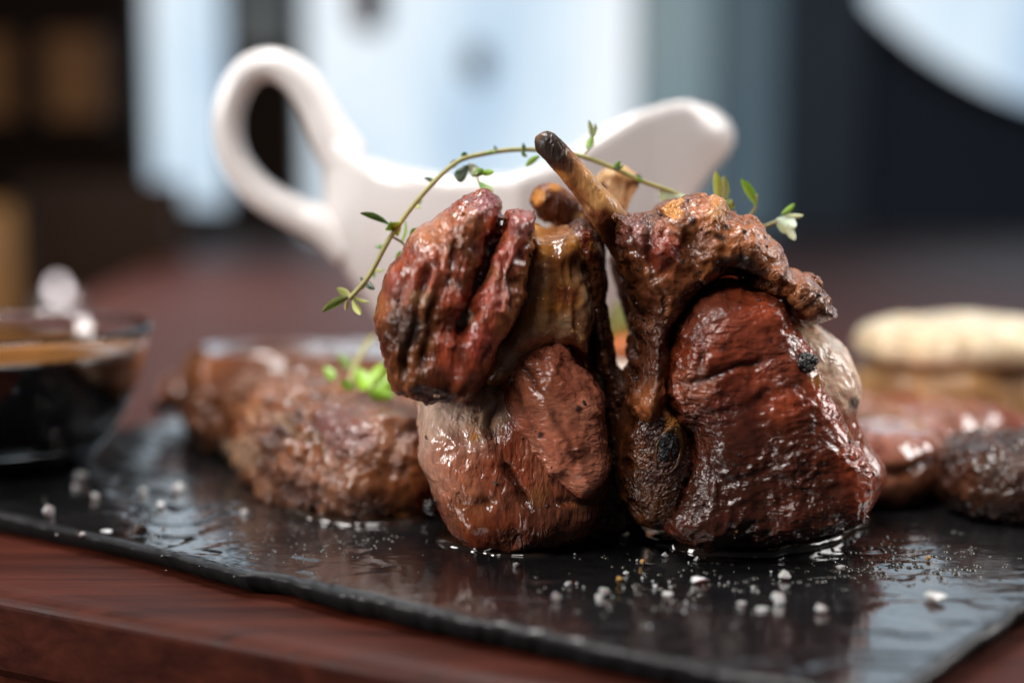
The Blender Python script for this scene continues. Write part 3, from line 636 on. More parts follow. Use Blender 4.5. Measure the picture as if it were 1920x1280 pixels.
# ------------------------------------------------------------------ RIGHT CHOP
rc = thing('lamb_chop', 'front right roast lamb chop with a long bare rib bone pointing up left', 'lamb chop', (0.75, 0.0, 0.0), 'lamb chops standing in the middle')
slab('fat_edge', rc, M_FAT, [(1440, 560), (1490, 595), (1535, 612), (1575, 655), (1602, 712), (1600, 770), (1622, 825), (1646, 872), (1622, 930), (1560, 985), (1450, 1000), (1360, 990), (1340, 800), (1380, 640)], 0.08, 0.12, 0.30, 0.10, 0.22,
     painter(PINK * .9, RED * .9, dark=BROWN, spots=[(1545, 650, 85, np.array([.92, .70, .54]), .96, .4), (1585, 715, 65, np.array([.86, .62, .46]), .92, .4), (1525, 610, 40, PALE, .7), (1597, 755, 14, CHAR, .8, .2), (1560, 830, 50, np.array([.24, .07, .06]), .7), (1620, 880, 40, np.array([.22, .07, .05]), .6), (1540, 960, 60, DARK, .7)], wr=.012, fibre=-65, seed=301, gl=.55, darkw=.25), lump=.02, seed=31)
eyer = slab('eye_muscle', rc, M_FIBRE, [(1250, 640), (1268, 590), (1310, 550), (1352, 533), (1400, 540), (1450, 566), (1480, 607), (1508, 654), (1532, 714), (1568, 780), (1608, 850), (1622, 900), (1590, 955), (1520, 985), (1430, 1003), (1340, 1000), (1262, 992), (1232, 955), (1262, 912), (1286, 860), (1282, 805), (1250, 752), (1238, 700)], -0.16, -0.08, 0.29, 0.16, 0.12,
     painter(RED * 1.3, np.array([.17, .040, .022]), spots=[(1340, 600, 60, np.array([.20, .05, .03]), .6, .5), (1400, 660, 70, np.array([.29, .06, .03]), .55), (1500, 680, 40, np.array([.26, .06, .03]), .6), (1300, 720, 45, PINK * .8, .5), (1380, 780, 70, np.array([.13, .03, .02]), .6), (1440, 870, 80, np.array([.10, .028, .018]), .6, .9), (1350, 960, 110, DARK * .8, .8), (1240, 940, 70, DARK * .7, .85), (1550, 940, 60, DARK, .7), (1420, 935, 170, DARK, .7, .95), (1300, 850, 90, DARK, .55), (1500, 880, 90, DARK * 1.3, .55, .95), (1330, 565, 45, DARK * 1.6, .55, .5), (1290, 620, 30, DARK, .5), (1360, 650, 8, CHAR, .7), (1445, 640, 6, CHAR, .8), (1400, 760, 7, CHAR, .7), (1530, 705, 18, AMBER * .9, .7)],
             grooves=[([(1250, 735), (1320, 715), (1400, 690), (1480, 665)], 7, .022, DARK), ([(1290, 785), (1380, 770), (1440, 730)], 6, .016, DARK), ([(1300, 600), (1320, 640), (1310, 700)], 6, .015, DARK), ([(1560, 700), (1585, 780), (1600, 850)], 8, .022, BROWN), ([(1320, 870), (1350, 900), (1420, 890), (1500, 870)], 8, .02, DARK)],
             wr=.022, fibre=24, seed=321, gl=.72, darkw=.4, big=.016, fsc=(9, 14, 19)), lump=.03, seed=35, edge=.03, tilt=(-.03, .07))
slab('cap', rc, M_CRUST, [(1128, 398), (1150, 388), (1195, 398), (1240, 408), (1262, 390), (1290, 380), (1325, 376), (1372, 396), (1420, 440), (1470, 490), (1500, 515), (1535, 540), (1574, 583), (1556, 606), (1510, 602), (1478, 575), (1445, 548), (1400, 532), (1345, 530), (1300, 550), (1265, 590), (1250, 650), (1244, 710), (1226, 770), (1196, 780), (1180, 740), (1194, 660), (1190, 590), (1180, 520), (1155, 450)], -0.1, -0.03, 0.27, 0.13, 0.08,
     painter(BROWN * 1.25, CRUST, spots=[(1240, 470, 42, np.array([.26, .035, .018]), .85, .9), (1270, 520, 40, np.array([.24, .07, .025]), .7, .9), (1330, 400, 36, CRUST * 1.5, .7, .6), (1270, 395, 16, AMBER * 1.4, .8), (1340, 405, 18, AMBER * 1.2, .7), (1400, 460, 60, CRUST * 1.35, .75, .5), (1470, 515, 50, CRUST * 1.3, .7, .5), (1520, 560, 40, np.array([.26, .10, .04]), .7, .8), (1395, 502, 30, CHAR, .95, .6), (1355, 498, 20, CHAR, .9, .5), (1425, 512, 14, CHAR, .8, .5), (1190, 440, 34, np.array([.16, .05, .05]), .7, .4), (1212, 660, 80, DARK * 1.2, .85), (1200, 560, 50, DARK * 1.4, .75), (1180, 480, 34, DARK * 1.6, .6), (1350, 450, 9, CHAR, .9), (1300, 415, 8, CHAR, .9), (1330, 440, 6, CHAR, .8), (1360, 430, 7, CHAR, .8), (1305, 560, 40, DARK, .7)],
             grooves=[([(1205, 420), (1225, 500), (1235, 580), (1228, 660)], 8, .035, DARK), ([(1270, 430), (1300, 490), (1310, 540)], 8, .03, DARK), ([(1350, 500), (1400, 515), (1460, 540)], 8, .035, CHAR), ([(1455, 560), (1462, 520), (1475, 505)], 7, .015, DARK), ([(1170, 420), (1195, 500), (1215, 590)], 6, .02, DARK)],
             bumps=[(1240, 465, 28, .045), (1330, 405, 30, .03), (1510, 565, 35, .03), (1400, 455, 30, .02)], wr=.022, fine=.016, seed=351, gl=.6, darkw=.5), lump=.05, seed=39, edge=.035, tilt=(0, .12))
# rib bone: bare at the tip, then running down behind the cap
rb = [(1022, 268), (1050, 296), (1085, 338), (1122, 384), (1152, 425), (1182, 480), (1206, 545), (1216, 620), (1212, 690), (1196, 760), (1182, 830), (1180, 900)]
ctr = spline(PP(rb, -0.06), 8, False); L_ = len(ctr); tt = np.linspace(0, 1, L_)
ctr[:, 1] += np.interp(tt, [0, .28, .40, .7, 1], [-.06, -.08, .02, -.04, .0])
rad = np.interp(tt, [0, .03, .12, .22, .30, .45, .7, 1], [.031, .039, .038, .042, .05, .05, .045, .06])
def bone_field(ax, ctr, rad, fl=1.0):
    X_, Y_, Z_ = np.meshgrid(*ax, indexing='ij'); D = np.full(X_.shape, 9.0, np.float32)
    for c, r in zip(ctr[::2], rad[::2]):
        D = np.minimum(D, np.sqrt((X_ - c[0]) ** 2 + ((Y_ - c[1]) * fl) ** 2 + (Z_ - c[2]) ** 2) - r)
    return D
def bone(name, parent, ctr, rad, paint, mat=M_BONE, vox=.0075, fl=1.0):
    ctr = np.asarray(ctr); m = 0.12
    lo, nn, ax = grid(ctr.min(0) - m, ctr.max(0) + m, vox)
    D = bone_field(ax, ctr, rad, fl); D = np.maximum(D, (-0.002 - ax[2])[None, None, :].astype(np.float32))
    return finish(name, parent, mat, D, lo, vox, paint)
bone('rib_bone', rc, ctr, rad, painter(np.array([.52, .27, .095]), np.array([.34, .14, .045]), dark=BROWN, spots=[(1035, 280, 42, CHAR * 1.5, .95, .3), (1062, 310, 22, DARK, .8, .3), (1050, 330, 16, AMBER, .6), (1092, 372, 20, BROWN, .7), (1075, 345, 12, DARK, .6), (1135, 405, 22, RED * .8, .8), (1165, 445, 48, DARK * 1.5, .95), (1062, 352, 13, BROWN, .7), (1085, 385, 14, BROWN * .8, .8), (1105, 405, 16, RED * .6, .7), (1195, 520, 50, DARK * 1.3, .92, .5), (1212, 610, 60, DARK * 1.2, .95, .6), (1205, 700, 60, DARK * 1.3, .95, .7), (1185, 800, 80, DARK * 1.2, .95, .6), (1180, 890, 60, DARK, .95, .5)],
     grooves=[([(1040, 315), (1080, 360), (1120, 410)], 5, .014, BROWN), ([(1190, 560), (1222, 680)], 5, .015, CHAR)], fibre=-55, wr=.008, fine=.004, big=.006, seed=381, gl=.3, darkw=.2, mot=.12, fsc=(3, 16, 30)))
vert = slab('vertebra', rc, M_CRUST, [(1195, 700), (1235, 715), (1268, 750), (1300, 800), (1310, 860), (1300, 905), (1280, 985), (1225, 1000), (1185, 985), (1160, 930), (1166, 840), (1190, 780)], -0.22, -0.17, 0.14, 0.05, 0.12,  # shadow between the chops put into its dark colour and widened foot
     painter(BROWN * .45, DARK * 1.1, dark=DARK * .5, spots=[(1218, 790, 16, DARK, .7), (1260, 788, 15, np.array([.50, .20, .05]), .95, .7), (1248, 770, 10, np.array([.45, .17, .05]), .9, .6), (1256, 808, 10, np.array([.42, .18, .05]), .9), (1200, 860, 30, BROWN * .7, .6)], wr=.022, fine=.008, seed=401, gl=.7, darkw=.5, big=.02), lump=.02, seed=43)
# cut bone: thin amber ring round dark marrow, lying on the vertebra
VB = np.array([v.co for v in vert.data.vertices]) + np.array(rc.location); VP = project(VB); fr_ = VB[:, 1] < -0.15; VB, VP = VB[fr_], VP[fr_]
def front_y(px, py): return VB[np.argmin((VP[:, 0] - px) ** 2 + (VP[:, 1] - py) ** 2), 1]
ringp = []
for k in range(40):
    t = 2 * math.pi * k / 40; a_, b_ = 1253 + 23 * math.cos(t) - 7 * math.sin(t), 846 + 43 * math.sin(t); ringp.append(P(a_, b_, front_y(a_, b_) + .002))
ringp.append(ringp[0]); ringp = np.array(ringp)
v, f = tube(ringp, .0035 + .0075 * np.clip(np.cos(np.linspace(0, 2 * math.pi, 41) + .7), 0, 1) + .002 * fbm(ringp * 14, 6, 2), 8, cap=False)
v = v + 0.004 * np.stack([fbm(v * 30, 3), fbm(v * 30, 4), fbm(v * 30, 5)], 1)
np_mesh('bone_ring', v, f, M_BONE, rc, np.clip(np.array([.26, .10, .024])[None] * (0.15 + 1.5 * sstep(-.3, .4, fbm(v * 9, 8)))[:, None], 0, 1), np.full(len(v), .7))
ymid = front_y(1253, 846)
v, f = ball(P(1252, 846, ymid + .012), 0.036, 32, 32, (0.95, .5, 1.65)); v = v + .007 * np.stack([fbm(v * 40, 13, 2), fbm(v * 40, 14, 2), fbm(v * 40, 15, 2)], 1)
np_mesh('marrow', v, f, M_CRUST, rc, np.repeat(CHAR[None] * 0.9, len(v), 0), np.full(len(v), .35))
EB = np.array([v.co for v in eyer.data.vertices]) + np.array(rc.location); EP = project(EB); fr_ = EB[:, 1] < -0.12; EB, EP = EB[fr_], EP[fr_]
crumb('charred_crumb', rc, P(1512, 682, EB[np.argmin((EP[:, 0] - 1512) ** 2 + (EP[:, 1] - 682) ** 2), 1] - .008), .028, 11, n=40)
slab('gristle', rc, M_FAT, [(1295, 895), (1330, 898), (1365, 915), (1350, 930), (1310, 925)], -0.28, -0.25, .08, .02, .04, painter(np.array([.30, .075, .03]), RED, seed=421, gl=.9, wr=.006, darkw=.3), lump=.005, edge=.006)

# seasoning specks and torn crumbs sticking to the chops, too small and many to count
def specks(parent, objs, n_, seed):
    rng = random.Random(seed); V = []; Fc = []; cols = []
    pts = np.concatenate([np.array([v.co for v in o.data.vertices]) for o in objs]) + np.array(parent.location); nrm = np.concatenate([np.array([v.normal for v in o.data.vertices]) for o in objs])
    ok = np.where((nrm[:, 1] < -.2) & (pts[:, 2] > .08))[0]
    for _ in range(n_):
        p = pts[ok[rng.randrange(len(ok))]]; r = rng.choice([.003, .004, .004, .005, .007, .009]); bm = bmesh.new()
        for _k in range(9):
            d = Vector((rng.gauss(0, 1), rng.gauss(0, 1), rng.gauss(0, 1))).normalized() * r * rng.uniform(.6, 1.3); bm.verts.new(d)
        res = bmesh.ops.convex_hull(bm, input=bm.verts[:]); bmesh.ops.delete(bm, geom=[g for g in res['geom_interior'] if isinstance(g, bmesh.types.BMVert)], context='VERTS'); bm.verts.index_update()
        k = len(V); c = rng.choice([CHAR * 1.5, DARK, CHAR * 2, np.array([.20, .08, .025])]); V += [tuple(p + np.array(v.co)) for v in bm.verts]; cols += [c] * len(bm.verts); Fc += [tuple(v.index + k for v in f.verts) for f in bm.faces]; bm.free()
    o = np_mesh('seasoning', np.array(V), Fc, M_CRUST, parent, np.array(cols), np.full(len(V), .4), smooth=False); o['kind'] = 'stuff'
specks(lc, [o for o in lc.children if o.name.startswith(('eye', 'lower', 'flap'))], 70, 31)
specks(rc, [o for o in rc.children if o.name.startswith(('eye', 'cap'))], 90, 32)

# ------------------------------------------------------------------ REAR CHOPS
r1 = thing('lamb_chop', 'rear lamb chop hidden behind, its pale flat cut bone rising to the right', 'lamb chop', (0.0, 0.45, 0.0), 'lamb chops standing in the middle')
slab('meat', r1, M_MEAT, [(840, 560), (900, 500), (980, 470), (1060, 470), (1120, 560), (1130, 700), (1110, 860), (1000, 950), (880, 940), (830, 800)], 0.45, 0.45, .2, .06, .15, painter(RED, BROWN, seed=441), vox=.012)
bp_ = [(1150, 372), (1125, 390), (1090, 412), (1058, 436), (1036, 470), (1020, 520)]
c1 = spline(PP(bp_, .22), 6, False); bone('rib_bone', r1, c1, np.interp(np.linspace(0, 1, len(c1)), [0, .1, .5, 1], [.030, .036, .048, .05]), painter(TAN, TAN * .7, dark=BROWN, spots=[(1070, 425, 40, BROWN * 1.3, .7), (1040, 450, 50, BROWN, .75), (1150, 350, 10, DARK, .7)], seed=451, gl=.25, wr=.006, big=.006, darkw=.2, mot=.1), fl=1.6)
slab('bone_end', r1, M_BONE, [(1112, 345), (1122, 322), (1138, 312), (1168, 309), (1188, 322), (1203, 325), (1203, 340), (1190, 362), (1180, 385), (1168, 405), (1140, 392), (1122, 370)], .20, .20, .05, .02, .03, painter(TAN * np.array([1.05, 1.2, 1.5]), TAN * .9, dark=BROWN, spots=[(1192, 333, 14, DARK * 1.2, .9), (1176, 336, 8, BROWN, .6), (1131, 352, 9, DARK * 1.4, .9), (1195, 325, 10, np.array([.12, .02, .03]), .8)], grooves=[([(1135, 340), (1130, 365)], 6, .02, BROWN)], seed=461, gl=.2, wr=.006, big=.004, fine=.003, darkw=.1, mot=.1), lump=.005, edge=.008)
r2 = thing('lamb_chop', 'rear lamb chop hidden behind, its blunt dark browned bone leaning left', 'lamb chop', (0.45, 0.40, 0.0), 'lamb chops standing in the middle')
slab('meat', r2, M_MEAT, [(1260, 470), (1340, 430), (1420, 500), (1520, 620), (1560, 760), (1540, 900), (1400, 960), (1280, 930), (1240, 800), (1235, 600)], 0.45, 0.45, .18, .06, .15, painter(RED, BROWN, seed=471), vox=.012)
slab('rib_meat', r2, M_STRIP, [(1136, 488), (1150, 470), (1180, 505), (1210, 570), (1230, 640), (1240, 700), (1216, 702), (1200, 668), (1172, 611), (1152, 554)], .22, .25, .10, .03, .06, painter(np.array([.22, .10, .075]), np.array([.14, .05, .04]), fibre=-68, seed=481, gl=.3, wr=.022, darkw=.6, fsc=(2, 10, 34)), lump=.01)
c2 = spline(PP([(1026, 372), (1052, 390), (1084, 416), (1106, 445), (1114, 490), (1116, 570), (1118, 650)], .12), 6, False)
bone('rib_bone', r2, c2, np.interp(np.linspace(0, 1, len(c2)), [0, .06, .3, .6, 1], [.044, .056, .056, .045, .035]), painter(BROWN * 1.5, BROWN, dark=DARK, spots=[(1045, 388, 32, DARK * 1.3, .92), (1065, 402, 30, DARK * 1.4, .9), (1015, 392, 18, DARK * 1.5, .8), (1012, 372, 12, AMBER * 1.4, .8), (1040, 350, 14, AMBER * 1.3, .7), (1088, 410, 12, TAN * .8, .7), (1130, 480, 60, DARK, .8), (1185, 610, 70, DARK, .8)], seed=491, gl=.4, wr=.02, fine=.012, big=.02, darkw=.3, mot=.25))

# ------------------------------------------------------------------ STEAKS lying on the slate
def flat_meat(name, parent, mat, plan, top, paint, vox=0.011, z0=0.0, bulge=0.05, seed=0, edge=.03, R=.16, zlow=None, lump=.05):
    poly = spline(np.array([q[:2] for q in plan]), 6); mn, mx = poly.min(0) - .1, poly.max(0) + .1
    lo, nn, ax = grid((mn[0], mn[1], z0 - .05), (mx[0], mx[1], z0 + top + .16), vox)
    A, B = np.meshgrid(ax[0], ax[1], indexing='ij'); q = np.stack([A.ravel(), B.ravel(), np.full(A.size, 3.3)], 1)
    d2 = poly_d(A, B, poly) + edge * fbm(q * 6, seed, 4).reshape(A.shape)
    t = np.clip(-d2 / R, 0, 1); T = z0 + top * (.55 + .45 * np.sqrt(np.clip(1 - (1 - t) ** 2, 0, 1))) + lump * t * fbm(q * 3.2, seed + 7, 4).reshape(A.shape)
    zz = ax[2][None, None, :]; zm = (zz - z0) / top
    D = smax(d2[:, :, None] - bulge * (1 - (2 * np.clip(zm, 0, 1) - 1) ** 2) + bulge * .6, (zz - T[:, :, None]) * .85, .07)
    D = np.maximum(D, z0 - .001 - zz).astype(np.float32)
    return finish(name, parent, mat, D, lo, vox, paint)
sk = thing('grilled_steak', 'thick browned steak on the slate left of the standing chops', 'steak', (-0.95, 0.8, 0))
plan = [G(418, 858), G(450, 905), G(500, 936), G(560, 962), G(650, 982), G(740, 985), G(820, 970), G(900, 930), G(930, 880), (-0.16, .85, 0), (-0.3, 1.0, 0), (-.62, 1.2, 0), (-.95, 1.3, 0), (-1.22, 1.2, 0), G(405, 815)]
flat_meat('steak_muscle', sk, M_CRUST, plan, .33, painter(BROWN * .95, np.array([.24, .095, .042]), spots=[(600, 900, 60, np.array([.22, .10, .06]), .5, .4), (480, 770, 20, np.array([.30, .11, .03]), .45), (465, 850, 34, PALE * .5, .5), (640, 745, 30, np.array([.30, .12, .035]), .6), (740, 900, 70, BROWN * .8, .6), (560, 790, 13, DARK, .8), (650, 800, 60, np.array([.15, .06, .06]), .6, .6), (690, 960, 60, DARK, .6), (560, 940, 40, DARK * 1.5, .5), (760, 960, 26, AMBER * .5, .5), (430, 840, 14, PALE * 1.1, .8)],
     grooves=[([(500, 800), (560, 820), (640, 860), (700, 880)], 9, .03, DARK), ([(560, 790), (640, 815), (720, 850)], 8, .02, None), ([(470, 780), (520, 790), (600, 830)], 8, .02, PALE * .6), ([(700, 870), (740, 830), (790, 800)], 12, .03, DARK)],
     fibre=-20, wr=.075, fine=.018, big=.02, seed=501, gl=.6, darkw=.75), seed=51)
plan = [G(338, 795), G(360, 838), G(400, 842), G(425, 838), G(520, 830), (-.4, 1.3, 0), (-.30, 1.75, 0), (-.6, 2.0, 0), (-1.1, 2.05, 0), (-1.45, 1.9, 0), (-1.48, 1.6, 0)]
flat_meat('steak_cap', sk, M_WET, plan, .36, painter(BROWN * 1.2, np.array([.24, .10, .055]), spots=[(370, 700, 40, CRUST * 1.2, .7), (390, 790, 40, np.array([.26, .10, .03]), .7), (350, 650, 25, CRUST, .6), (560, 650, 120, np.array([.30, .16, .12]), .6, .95)], wr=.005, fine=.001, big=.006, seed=521, gl=1.0, darkw=.3), vox=.014, seed=57, lump=.018, R=.09)
sr = thing('grilled_steak', 'shiny reddish steak slice on the slate right of the standing chops', 'steak', (1.5, 0.6, 0))
plan = [G(1560, 950), G(1650, 958), G(1740, 945), G(1800, 905), G(1860, 870), (1.98, 1.1, 0), (1.7, 1.45, 0), (1.3, 1.5, 0), (.95, 1.2, 0), (.9, .6, 0)]
flat_meat('steak_muscle', sr, M_WET, plan, .23, painter(np.array([.34, .15, .11]), np.array([.30, .11, .08]), spots=[(1690, 900, 50, np.array([.28, .11, .05]), .6, .9), (1720, 780, 10, CHAR, .8), (1700, 735, 70, RED, .5), (1740, 900, 60, BROWN * .6, .6)], grooves=[([(1640, 890), (1700, 880), (1760, 860)], 8, .03, DARK)], wr=.008, fine=.002, seed=541, gl=1.0, darkw=.3, big=.012), vox=.012, seed=61, lump=.03)
dm = thing('dark_meat_piece', 'dark charred lump of meat at the right edge of the slate', 'meat', (1.5, 0.35, 0))
plan = [G(1765, 930), G(1785, 972), G(1850, 985), G(1930, 985), G(2020, 965), G(2050, 925), (1.85, .60, 0), (1.62, .62, 0), G(1790, 895)]
flat_meat('meat', dm, M_MEAT, plan, .25, painter(np.array([.045, .018, .010]), np.array([.085, .034, .018]), dark=CHAR, wr=.05, fine=.014, seed=561, gl=.5, darkw=.5, fibre=60), vox=.011, seed=67, R=.24, lump=.12, edge=.06)

# ------------------------------------------------------------------ creamy round on the right
cr = thing('bread_roll', 'blurred half round with a creamy top and browned side behind the right steak', 'bread', (1.95, 1.75, 0))
cc = np.array([P(1800, 760, 1.75)[0], 1.75]); plan = [(cc[0] + .45 * math.cos(t) * (1 + .05 * math.sin(3 * t)), cc[1] + .42 * math.sin(t), 0) for t in np.linspace(0, 2 * math.pi, 16, endpoint=False)]
flat_meat('crust', cr, M_FAT, plan, .36, painter(np.array([.38, .21, .085]), np.array([.22, .115, .045]), dark=np.array([.15, .07, .03]), wr=.010, seed=581, gl=.25, darkw=.4, mot=.25), vox=.018, seed=71, edge=.02)
plan2 = [(cc[0] + (q[0] - cc[0]) * 1.0, cc[1] + (q[1] - cc[1]) * 1.0, 0) for q in plan]
cr['z0'] = 0.0
flat_meat('creamy_top', cr, M_FAT, plan2, .17, painter(np.array([.70, .56, .36]), np.array([.80, .69, .50]), dark=np.array([.52, .33, .14]), wr=.014, seed=591, gl=.35, darkw=.3, mot=.12), vox=.018, z0=.325, seed=73, edge=.02, R=.44, bulge=.015)
# ------------------------------------------------------------------ vegetables seen through the gap between the chops
M_CARROT = plain('cooked_carrot', (0.62, 0.17, 0.035), 0.35, scale=12); M_ONION = plain('pale_onion', (0.72, 0.62, 0.52), 0.35, scale=9); M_PALEGREEN = plain('pale_green_leaf', (0.42, 0.46, 0.16), 0.45, scale=9)
v, f = ball(P(1188, 648, 1.1), .075, 24, 16, (1.5, .8, .62)); v += .012 * np.stack([fbm(v * 9, 1), fbm(v * 9, 2), fbm(v * 9, 3)], 1); o = np_mesh('carrot_piece', v, f, M_CARROT, None, origin=P(1188, 690, 1.1)); tag(o, 'orange carrot piece seen through the gap between the chops', 'carrot')
v, f = ball(P(1188, 715, 1.05), .11, 24, 16, (1.4, .9, .72)); v += .012 * np.stack([fbm(v * 9, 4), fbm(v * 9, 5), fbm(v * 9, 6)], 1); o = np_mesh('onion_piece', v, f, M_ONION, None, origin=P(1188, 760, 1.05)); tag(o, 'pale onion piece below the carrot between the chops', 'onion')
v, f = ball(P(1150, 800, 1.1), .2, 24, 16, (1.2, .9, .62)); v += .02 * np.stack([fbm(v * 7, 4), fbm(v * 7, 5), fbm(v * 7, 6)], 1); v[:, 2] = np.maximum(v[:, 2], 0); o = np_mesh('onion_piece', v, f, M_ONION, None, origin=P(1150, 850, 1.1)); tag(o, 'large onion piece on the slate carrying the carrot and leaf', 'onion')
v, f = ball(P(1160, 588, 1.15), .10, 24, 16, (.8, .5, 1.0)); v += .016 * np.stack([fbm(v * 9, 7), fbm(v * 9, 8), fbm(v * 9, 9)], 1); o = np_mesh('lettuce_leaf', v, f, M_PALEGREEN, None, origin=P(1160, 630, 1.15)); tag(o, 'pale green leaf above the carrot between the chops', 'leaf')

# ================================================================== THYME
m, nt, b = new_mat('thyme_leaf'); at = N(nt, 'ShaderNodeAttribute', attribute_name='col'); nt.links.new(at.outputs['Color'], b.inputs['Base Color'])
b.inputs['Roughness'].default_value = 0.4; b.inputs['Subsurface Weight'].default_value = 0.25; b.inputs['Subsurface Scale'].default_value = 0.02; b.inputs['Subsurface Radius'].default_value = (.5, 1, .2); M_LEAF = m
M_STEM = plain('thyme_stem', (0.36, 0.34, 0.13), 0.5, scale=20)
def leaf(parent, a, bq, y0, y1, wpx, col, roll=0.3, curl=0.12):
    p0, p1 = P(a[0], a[1], y0), P(bq[0], bq[1], y1); ax = p1 - p0; L_ = np.linalg.norm(ax); ax /= L_
    view = (p0 + p1) / 2 - CAM; view /= np.linalg.norm(view); side = np.cross(ax, view); side /= np.linalg.norm(side); nor = np.cross(side, ax)
    side, nor = side * math.cos(roll) + nor * math.sin(roll), nor * math.cos(roll) - side * math.sin(roll)
    w = wpx / F * np.linalg.norm((p0 + p1) / 2 - CAM) / 2; V = []; n = 10
    for sgn in (1, -1):
        for i in range(n + 1):
            t = i / n; ww = w * (math.sin(math.pi * min(1, t * .92 + .05)) ** .75)
            c = p0 + ax * L_ * t + nor * curl * L_ * (4 * t * (1 - t)) * .6
            for j in (-1, -.5, 0, .5, 1): V.append(c + side * ww * j + nor * (abs(j) * ww * .45 + sgn * (.0022 if abs(j) < 1 else .0004)))
    Fc = [(s * (n + 1) * 5 + i * 5 + j, s * (n + 1) * 5 + i * 5 + j + 1, s * (n + 1) * 5 + (i + 1) * 5 + j + 1, s * (n + 1) * 5 + (i + 1) * 5 + j) for s in (0, 1) for i in range(n) for j in range(4)]
    V = np.array(V); cols = np.asarray(col)[None] * (0.8 + .5 * (fbm(V * 30 + a[0], 3, 3)[:, None] * .5 + .5))
    return np_mesh('leaf', V, Fc, M_LEAF, parent, np.clip(cols, 0, 1))
LG = (.22, .36, .05); MG = (.12, .22, .04); DG = (.035, .06, .025); YG = (.38, .42, .10); GG = (.36, .42, .27)
ty = thing('thyme_sprig', 'long arching thyme sprig laid over the tops of the chops', 'herb sprig', P(870, 380, .05))
def stem(parent, pts, y, r, nm='stem'):
    yy = np.interp(np.linspace(0, 1, len(pts)), np.linspace(0, 1, len(y)), y); c = spline(np.array([P(a, b, q) for (a, b), q in zip(pts, yy)]), 8, False)
    v, f = tube(c, np.linspace(r[0], r[1], len(c)), 8); return np_mesh(nm, v, f, M_STEM, parent)
stem(ty, [(655, 560), (690, 520), (722, 462), (738, 436), (775, 385), (820, 335), (860, 302), (905, 289), (960, 281), (1020, 282), (1090, 293), (1150, 315), (1205, 340), (1260, 360), (1310, 385), (1360, 415)], [-.05, 0, .12, .12, .14], (.0075, .0075))
stem(ty, [(1330, 398), (1385, 425), (1430, 425), (1462, 412)], [.12, .1], (.006, .005))
stem(ty, [(1360, 418), (1395, 412), (1415, 392), (1418, 365)], [.12, .1], (.005, .004))
stem(ty, [(738, 445), (760, 462), (752, 490)], [.0, .02], (.004, .003))
stem(ty, [(1090, 293), (1105, 278), (1110, 262)], [.13, .12], (.003, .003))
for a, bq, y0, y1, w, c, ro in [((655, 556), (604, 584), -.05, -.08, 17, (.16, .17, .05), .4), ((658, 558), (632, 540), -.05, -.05, 15, (.5, .52, .2), .2), ((662, 560), (676, 590), -.05, -.08, 14, YG, .3), ((664, 556), (692, 566), -.05, -.06, 8, YG, .6), ((652, 562), (648, 582), -.05, -.06, 8, (.3, .25, .08), .3), ((676, 520), (702, 542), 0, -.04, 13, DG, .2), ((668, 545), (688, 530), 0, -.02, 9, YG, .2),
    ((728, 420), (676, 400), .0, -.05, 14, DG, .5), ((740, 430), (728, 424), 0, -.05, 20, LG, .1), ((745, 442), (738, 418), .02, -.05, 22, YG, .2), ((770, 455), (784, 430), .02, -.02, 24, LG, .1), ((752, 470), (745, 495), .02, .02, 12, LG, .3), ((752, 455), (760, 415), .03, .05, 8, LG, .9),
    ((862, 300), (842, 316), .1, .08, 13, DG, .3), ((868, 302), (872, 286), .1, .08, 14, DG, .2), ((878, 310), (858, 338), .1, .02, 24, DG, .1), ((880, 306), (896, 325), .1, .04, 22, (.30, .30, .22), .2), ((884, 330), (905, 318), .06, .03, 16, MG, .2), ((896, 324), (925, 322), .06, .02, 13, LG, .2), ((898, 342), (924, 362), .04, .0, 17, (.13, .26, .03), .2), ((893, 328), (900, 345), .06, .04, 5, YG, .2),
    ((1012, 292), (986, 312), .1, .08, 12, LG, .3), ((1108, 268), (1100, 278), .12, .1, 10, MG, .2), ((1112, 256), (1104, 278), .12, .1, 15, LG, .2), ((1110, 262), (1104, 226), .12, .1, 10, (.45, .45, .3), .3), ((1113, 258), (1116, 232), .12, .1, 8, (.4, .4, .3), .5),
    ((1240, 352), (1275, 392), .13, .1, 38, GG, .1), ((1240, 358), (1300, 372), .13, .1, 16, GG, .5), ((1345, 380), (1342, 322), .12, .1, 17, YG, .3), ((1352, 388), (1358, 330), .12, .1, 20, (.30, .28, .17), .3), ((1356, 392), (1375, 378), .12, .08, 20, (.2, .25, .1), .2), ((1362, 398), (1378, 412), .12, .1, 20, (.5, .6, .45), .2),
    ((1418, 385), (1390, 336), .1, .08, 17, LG, .3), ((1455, 412), (1492, 425), .1, .06, 34, (.50, .62, .46), .2), ((1478, 420), (1490, 450), .08, .05, 15, (.40, .42, .25), .3), ((1465, 402), (1490, 382), .1, .08, 10, LG, .3), ((1472, 404), (1506, 404), .1, .08, 9, (.5, .52, .3), .3)]:
    leaf(ty, a, bq, y0, y1, w, c, ro)
rng = random.Random(3)
for (a, b_), n_ in (((700, 505), 2), ((722, 465), 3), ((778, 382), 3), ((812, 344), 2), ((930, 286), 2), ((980, 283), 2), ((1040, 286), 1), ((1150, 316), 3), ((1205, 340), 2), ((1300, 380), 3), ((1340, 402), 3), ((1400, 424), 3), ((1432, 424), 3)):
    for _ in range(n_):
        th = rng.uniform(0, 6.28); l_ = rng.uniform(11, 21); leaf(ty, (a, b_), (a + l_ * math.cos(th), b_ + l_ * math.sin(th)), .1, .1 + rng.uniform(-.03, .03), rng.uniform(6, 10), rng.choice([LG, MG, DG, YG, MG]), rng.uniform(.1, .9))
t2 = thing('thyme_sprig', 'small bright green thyme sprig lying on the left steak', 'herb sprig', G(690, 735, .34))
yS = .52
stem(t2, [(655, 725), (665, 690), (682, 655), (700, 632)], [yS - .05, yS + .25], (.011, .009))
